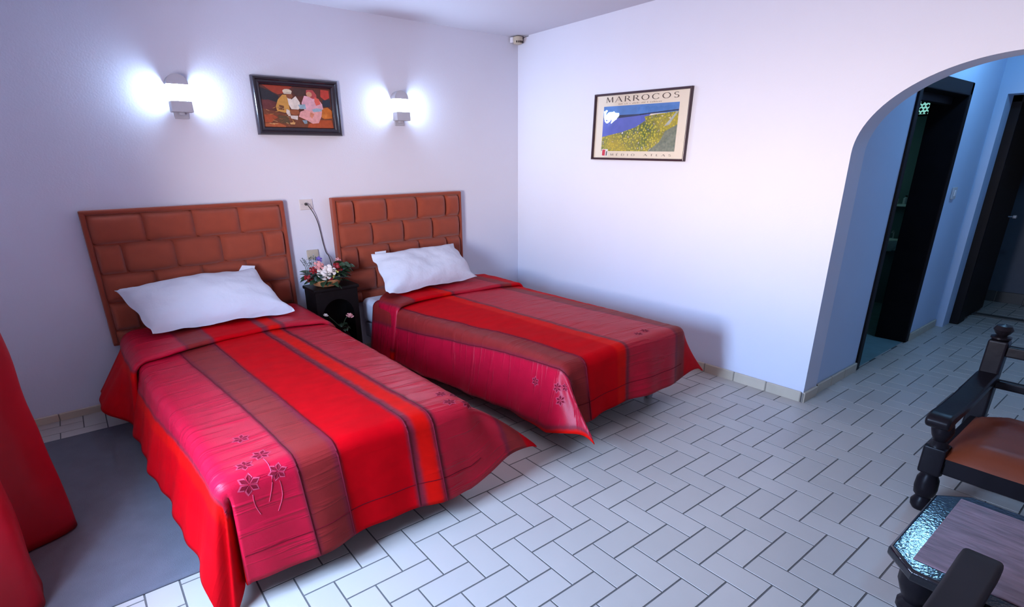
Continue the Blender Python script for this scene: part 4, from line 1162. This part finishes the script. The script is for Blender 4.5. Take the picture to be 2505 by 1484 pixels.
# ================================================================ CURTAIN
def curtain():
    root = thing('curtain', (-12.0, 7.5, 0.05), 'long red curtain hanging at the left edge of the picture', 'curtain')
    key0 = [(-12.9, 10.9), (-11.9, 10.8), (-10.75, 10.25), (-10.55, 9.85), (-11.1, 9.35), (-12.1, 8.95), (-12.25, 8.3), (-11.75, 7.3), (-11.55, 6.2), (-11.6, 5.3), (-12.3, 4.7), (-12.5, 4.2)]
    key1 = [(-12.6, 9.6), (-12.0, 9.6), (-11.3, 9.45), (-11.2, 9.1), (-11.6, 8.8), (-12.25, 8.5), (-12.3, 8.1), (-11.9, 7.5), (-11.7, 6.8), (-11.8, 6.2), (-12.3, 5.8), (-12.5, 5.4)]
    a = smooth_path([(x, y, 0) for x, y in key0], 8); b = smooth_path([(x, y, 0) for x, y in key1], 8)
    n = len(a)
    mb = MB(); NZ = 60
    for j in range(NZ + 1):
        z = 0.13 + (19.2 - 0.13) * j / NZ
        w = (z / 19.2) ** 0.75
        for i in range(n):
            p = a[i] * (1 - w) + b[i] * w
            k = mnoise.noise((i * 0.12, z * 0.5, 1.7)) * 0.10
            mb.v.append((p.x + k, p.y + k * 0.5, z))
    mb.f = [(j * n + i, j * n + i + 1, (j + 1) * n + i + 1, (j + 1) * n + i) for j in range(NZ) for i in range(n - 1)]
    mb.m = [0] * len(mb.f)
    o = mb.build('curtain_panel', M_CURT, root, auto=None)
    solidify(o, 0.004)
    MB().tube([(-12.2, y, 19.4) for y in (-8.0, 0.0, 11.0)], 0.12, 12).build('curtain_rod', M_METAL, root)
    for k in range(6):
        y = 5.8 + k * 0.75
        b2 = MB()
        pts = [(-12.2 + 0.2 * math.cos(2 * PI * t / 14), y, 19.36 + 0.2 * math.sin(2 * PI * t / 14)) for t in range(15)]
        b2.tube(pts, 0.03, 6, cap=False).build('curtain_ring', M_METAL, root)
    for y in (-7.6, 10.6):
        MB().box(-13.2, -12.15, y - 0.08, y + 0.08, 19.3, 19.46).build('rod_bracket', M_METAL, root, smooth=False)
curtain()

# ================================================================ SEATING
TURN = [(0.26, 0.0), (0.34, 0.12), (0.36, 0.3), (0.26, 0.48), (0.24, 0.56), (0.34, 0.66), (0.38, 0.95), (0.36, 1.3), (0.27, 1.5), (0.26, 1.56), (0.36, 1.6), (0.36, 1.66)]
NECK = [(0.34, 0.0), (0.3, 0.1), (0.2, 0.22), (0.3, 0.42), (0.36, 0.65), (0.3, 0.9), (0.2, 1.08), (0.3, 1.2)]
def seat_group(name, label, cat, F, width, group=None, arm_dz=0.0, base=None):
    """local frame: x 0 = arm front tip .. 6.6 back, y 0 = visible side .. -width, z up; F maps local -> world"""
    root = thing(name, base, label, cat, group)
    xf = lambda q: F(Vector(q))
    A = 4.25 + arm_dz
    for side in (0, 1):
        yc = -0.33 if side == 0 else -width + 0.33
        # front leg with square block, post and scrolled arm
        MB().lathe(TURN, 1.25, yc, 0, 16, 0, xf).build('leg', M_BLACKWOOD, root)
        MB().rbox(0.87, 1.63, yc - 0.36, yc + 0.36, 1.62, 2.75, 0.09, 2, xf=xf).build('leg_block', M_BLACKWOOD, root)
        MB().lathe([(r, h * (A - 3.0) / 1.2) for r, h in NECK], 1.25, yc, 2.72, 16, 0, xf).build('arm_post', M_BLACKWOOD, root)
        # arm: thick board, front rolled over
        outl = [(0.12, A - 0.42), (0.0, A - 0.28), (0.0, A - 0.12), (0.14, A + 0.02), (0.5, A + 0.06), (1.6, A - 0.02), (3.2, A - 0.02), (5.0, A + 0.08), (6.3, A + 0.14), (6.3, A - 0.26), (4.6, A - 0.34), (2.4, A - 0.42), (1.0, A - 0.42), (0.5, A - 0.5), (0.28, A - 0.5)]
        b = MB(); bm = bmesh.new()
        f0 = [bm.verts.new((x, yc + 0.37, z)) for x, z in outl]; f1 = [bm.verts.new((x, yc - 0.37, z)) for x, z in outl]
        bm.faces.new(f0); bm.faces.new(f1[::-1])
        for i in range(len(outl)):
            bm.faces.new((f0[i], f1[i], f1[(i + 1) % len(outl)], f0[(i + 1) % len(outl)]))
        bmesh.ops.recalc_face_normals(bm, faces=bm.faces)
        bmesh.ops.bevel(bm, geom=[e for e in bm.edges if abs(e.verts[0].co.y - e.verts[1].co.y) < 1e-6], offset=0.1, segments=3, profile=0.5, affect='EDGES')
        b.bm(bm, 0, xf); b.wn = True
        b.build('arm_rest', M_BLACKWOOD if group != 'near' else M_DKLEATHER, root, auto=55)
        # back post, leaning back a little above the arm
        def lean(q):
            k = max(0, q[2] - 2.0)
            return F(Vector((q[0] + 0.07 * k, q[1], q[2])))
        MB().rbox(6.1, 6.75, yc - 0.33, yc + 0.33, 0.0, 5.75 + arm_dz, 0.1, 2, xf=lean).build('back_post', M_BLACKWOOD, root)
        MB().lathe([(0.24, 0), (0.34, 0.06), (0.34, 0.13), (0.16, 0.19), (0.24, 0.27), (0.33, 0.42), (0.25, 0.58), (0.03, 0.65)], 6.42, yc, 5.74 + arm_dz, 16, 0, lean).build('finial', M_BLACKWOOD, root)
        MB().rbox(1.5, 6.2, yc - 0.14, yc + 0.14, 1.75, 2.4, 0.03, 1, xf=xf).build('side_rail', M_BLACKWOOD, root, smooth=False)
    def lean(q):
        k = max(0, q[2] - 2.0)
        return F(Vector((q[0] + 0.07 * k, q[1], q[2])))
    MB().rbox(1.05, 1.45, -width + 0.6, -0.6, 1.72, 2.35, 0.07, 2, xf=xf).build('front_rail', M_BLACKWOOD, root)
    MB().rbox(6.25, 6.6, -width + 0.6, -0.6, 5.1 + arm_dz, 5.55 + arm_dz, 0.08, 2, xf=lean).build('top_rail', M_BLACKWOOD, root)
    MB().rbox(6.25, 6.6, -width + 0.6, -0.6, 3.75, 4.1, 0.08, 2, xf=lean).build('back_rail', M_BLACKWOOD, root)
    MB().rbox(6.25, 6.6, -width + 0.6, -0.6, 1.75, 2.3, 0.08, 2, xf=lean).build('lower_rail', M_BLACKWOOD, root)
    # leather seat: slightly domed, rolled front
    def fn(u, v):
        x = 0.95 + 5.2 * v; y = -0.42 - (width - 0.84) * u
        h = min(1, 6 * u, 6 * (1 - u)) ** 0.5 * min(1, 7 * v, 7 * (1 - v)) ** 0.5
        return tuple(F(Vector((x, y, 2.42 + 0.62 * h + 0.02 * mnoise.noise((x, y, 1))))))
    sb_ = MB(); sb_.grid(fn, 30, 26)
    sb_.build('seat_cushion', M_LEATHER, root, auto=None)
    bs = MB().box(1.0, 6.1, -width + 0.5, -0.5, 2.2, 2.44)
    bs.v = [F(Vector(p)) for p in bs.v]
    bs.build('seat_board', M_BLACKWOOD, root, smooth=False)
    return root
seat_group('wooden_settee', 'dark carved wooden settee with tan leather seat in front of the arch', 'settee',
           lambda q: (14.25 + q.x, -9.18 + q.y, q.z), 7.2, base=(17.5, -12.8, 0))
seat_group('wooden_armchair', 'dark wooden armchair, only its broad arm showing in the bottom right corner', 'armchair',
           lambda q: (6.42 - q.x, -12.08 + q.y, q.z), 4.9, group='near', arm_dz=0.2, base=(3.2, -14.5, 0))
bpy.data.objects['wooden_armchair'].pop('group', None)

# ================================================================ TABLE
tb = thing('side_table', (8.1, -13.2, 0), 'black lacquered side table with cut corners and pink stone inlay', 'table')
tx0, tx1, ty0, ty1, ch, tz = 5.75, 10.65, -15.6, -10.7, 0.68, 3.6
octo = [(tx0 + ch, ty0), (tx1 - ch, ty0), (tx1, ty0 + ch), (tx1, ty1 - ch), (tx1 - ch, ty1), (tx0 + ch, ty1), (tx0, ty1 - ch), (tx0, ty0 + ch)]
bm = bmesh.new()
lo = [bm.verts.new((x, y, tz - 0.32)) for x, y in octo]; hi_ = [bm.verts.new((x, y, tz)) for x, y in octo]
bm.faces.new(lo[::-1]); bm.faces.new(hi_)
for i in range(8): bm.faces.new((lo[i], lo[(i + 1) % 8], hi_[(i + 1) % 8], hi_[i]))
bmesh.ops.bevel(bm, geom=[e for e in bm.edges if abs(e.verts[0].co.z - e.verts[1].co.z) < 1e-6], offset=0.09, segments=3, profile=0.5, affect='EDGES')
_t = MB().bm(bm); _t.wn = True
_t.build('table_top', M_TABLEWOOD, tb, auto=40)
MB().rbox(tx0 + 0.52, tx1 - 0.42, ty0 + 0.55, ty1 - 0.55, tz - 0.05, tz + 0.025, 0.015, 1).build('stone_inlay', M_STONE, tb, smooth=False)
MB().rbox(tx0 + 0.75, tx1 - 0.75, ty0 + 0.75, ty1 - 0.75, tz - 0.95, tz - 0.3, 0.06, 2).build('apron', M_BLACKWOOD, tb)
for x in (tx0 + 0.95, tx1 - 0.95):
    for y in (ty0 + 0.95, ty1 - 0.75):
        MB().lathe([(0.3, 0), (0.38, 0.15), (0.3, 0.35), (0.24, 0.5), (0.36, 0.9), (0.42, 1.2), (0.3, 1.6), (0.24, 1.75), (0.36, 1.95), (0.36, 2.1), (0.26, 2.2), (0.36, 2.45), (0.46, 2.75), (0.46, 3.3)], x, y, 0, 16).build('leg', M_BLACKWOOD, tb)
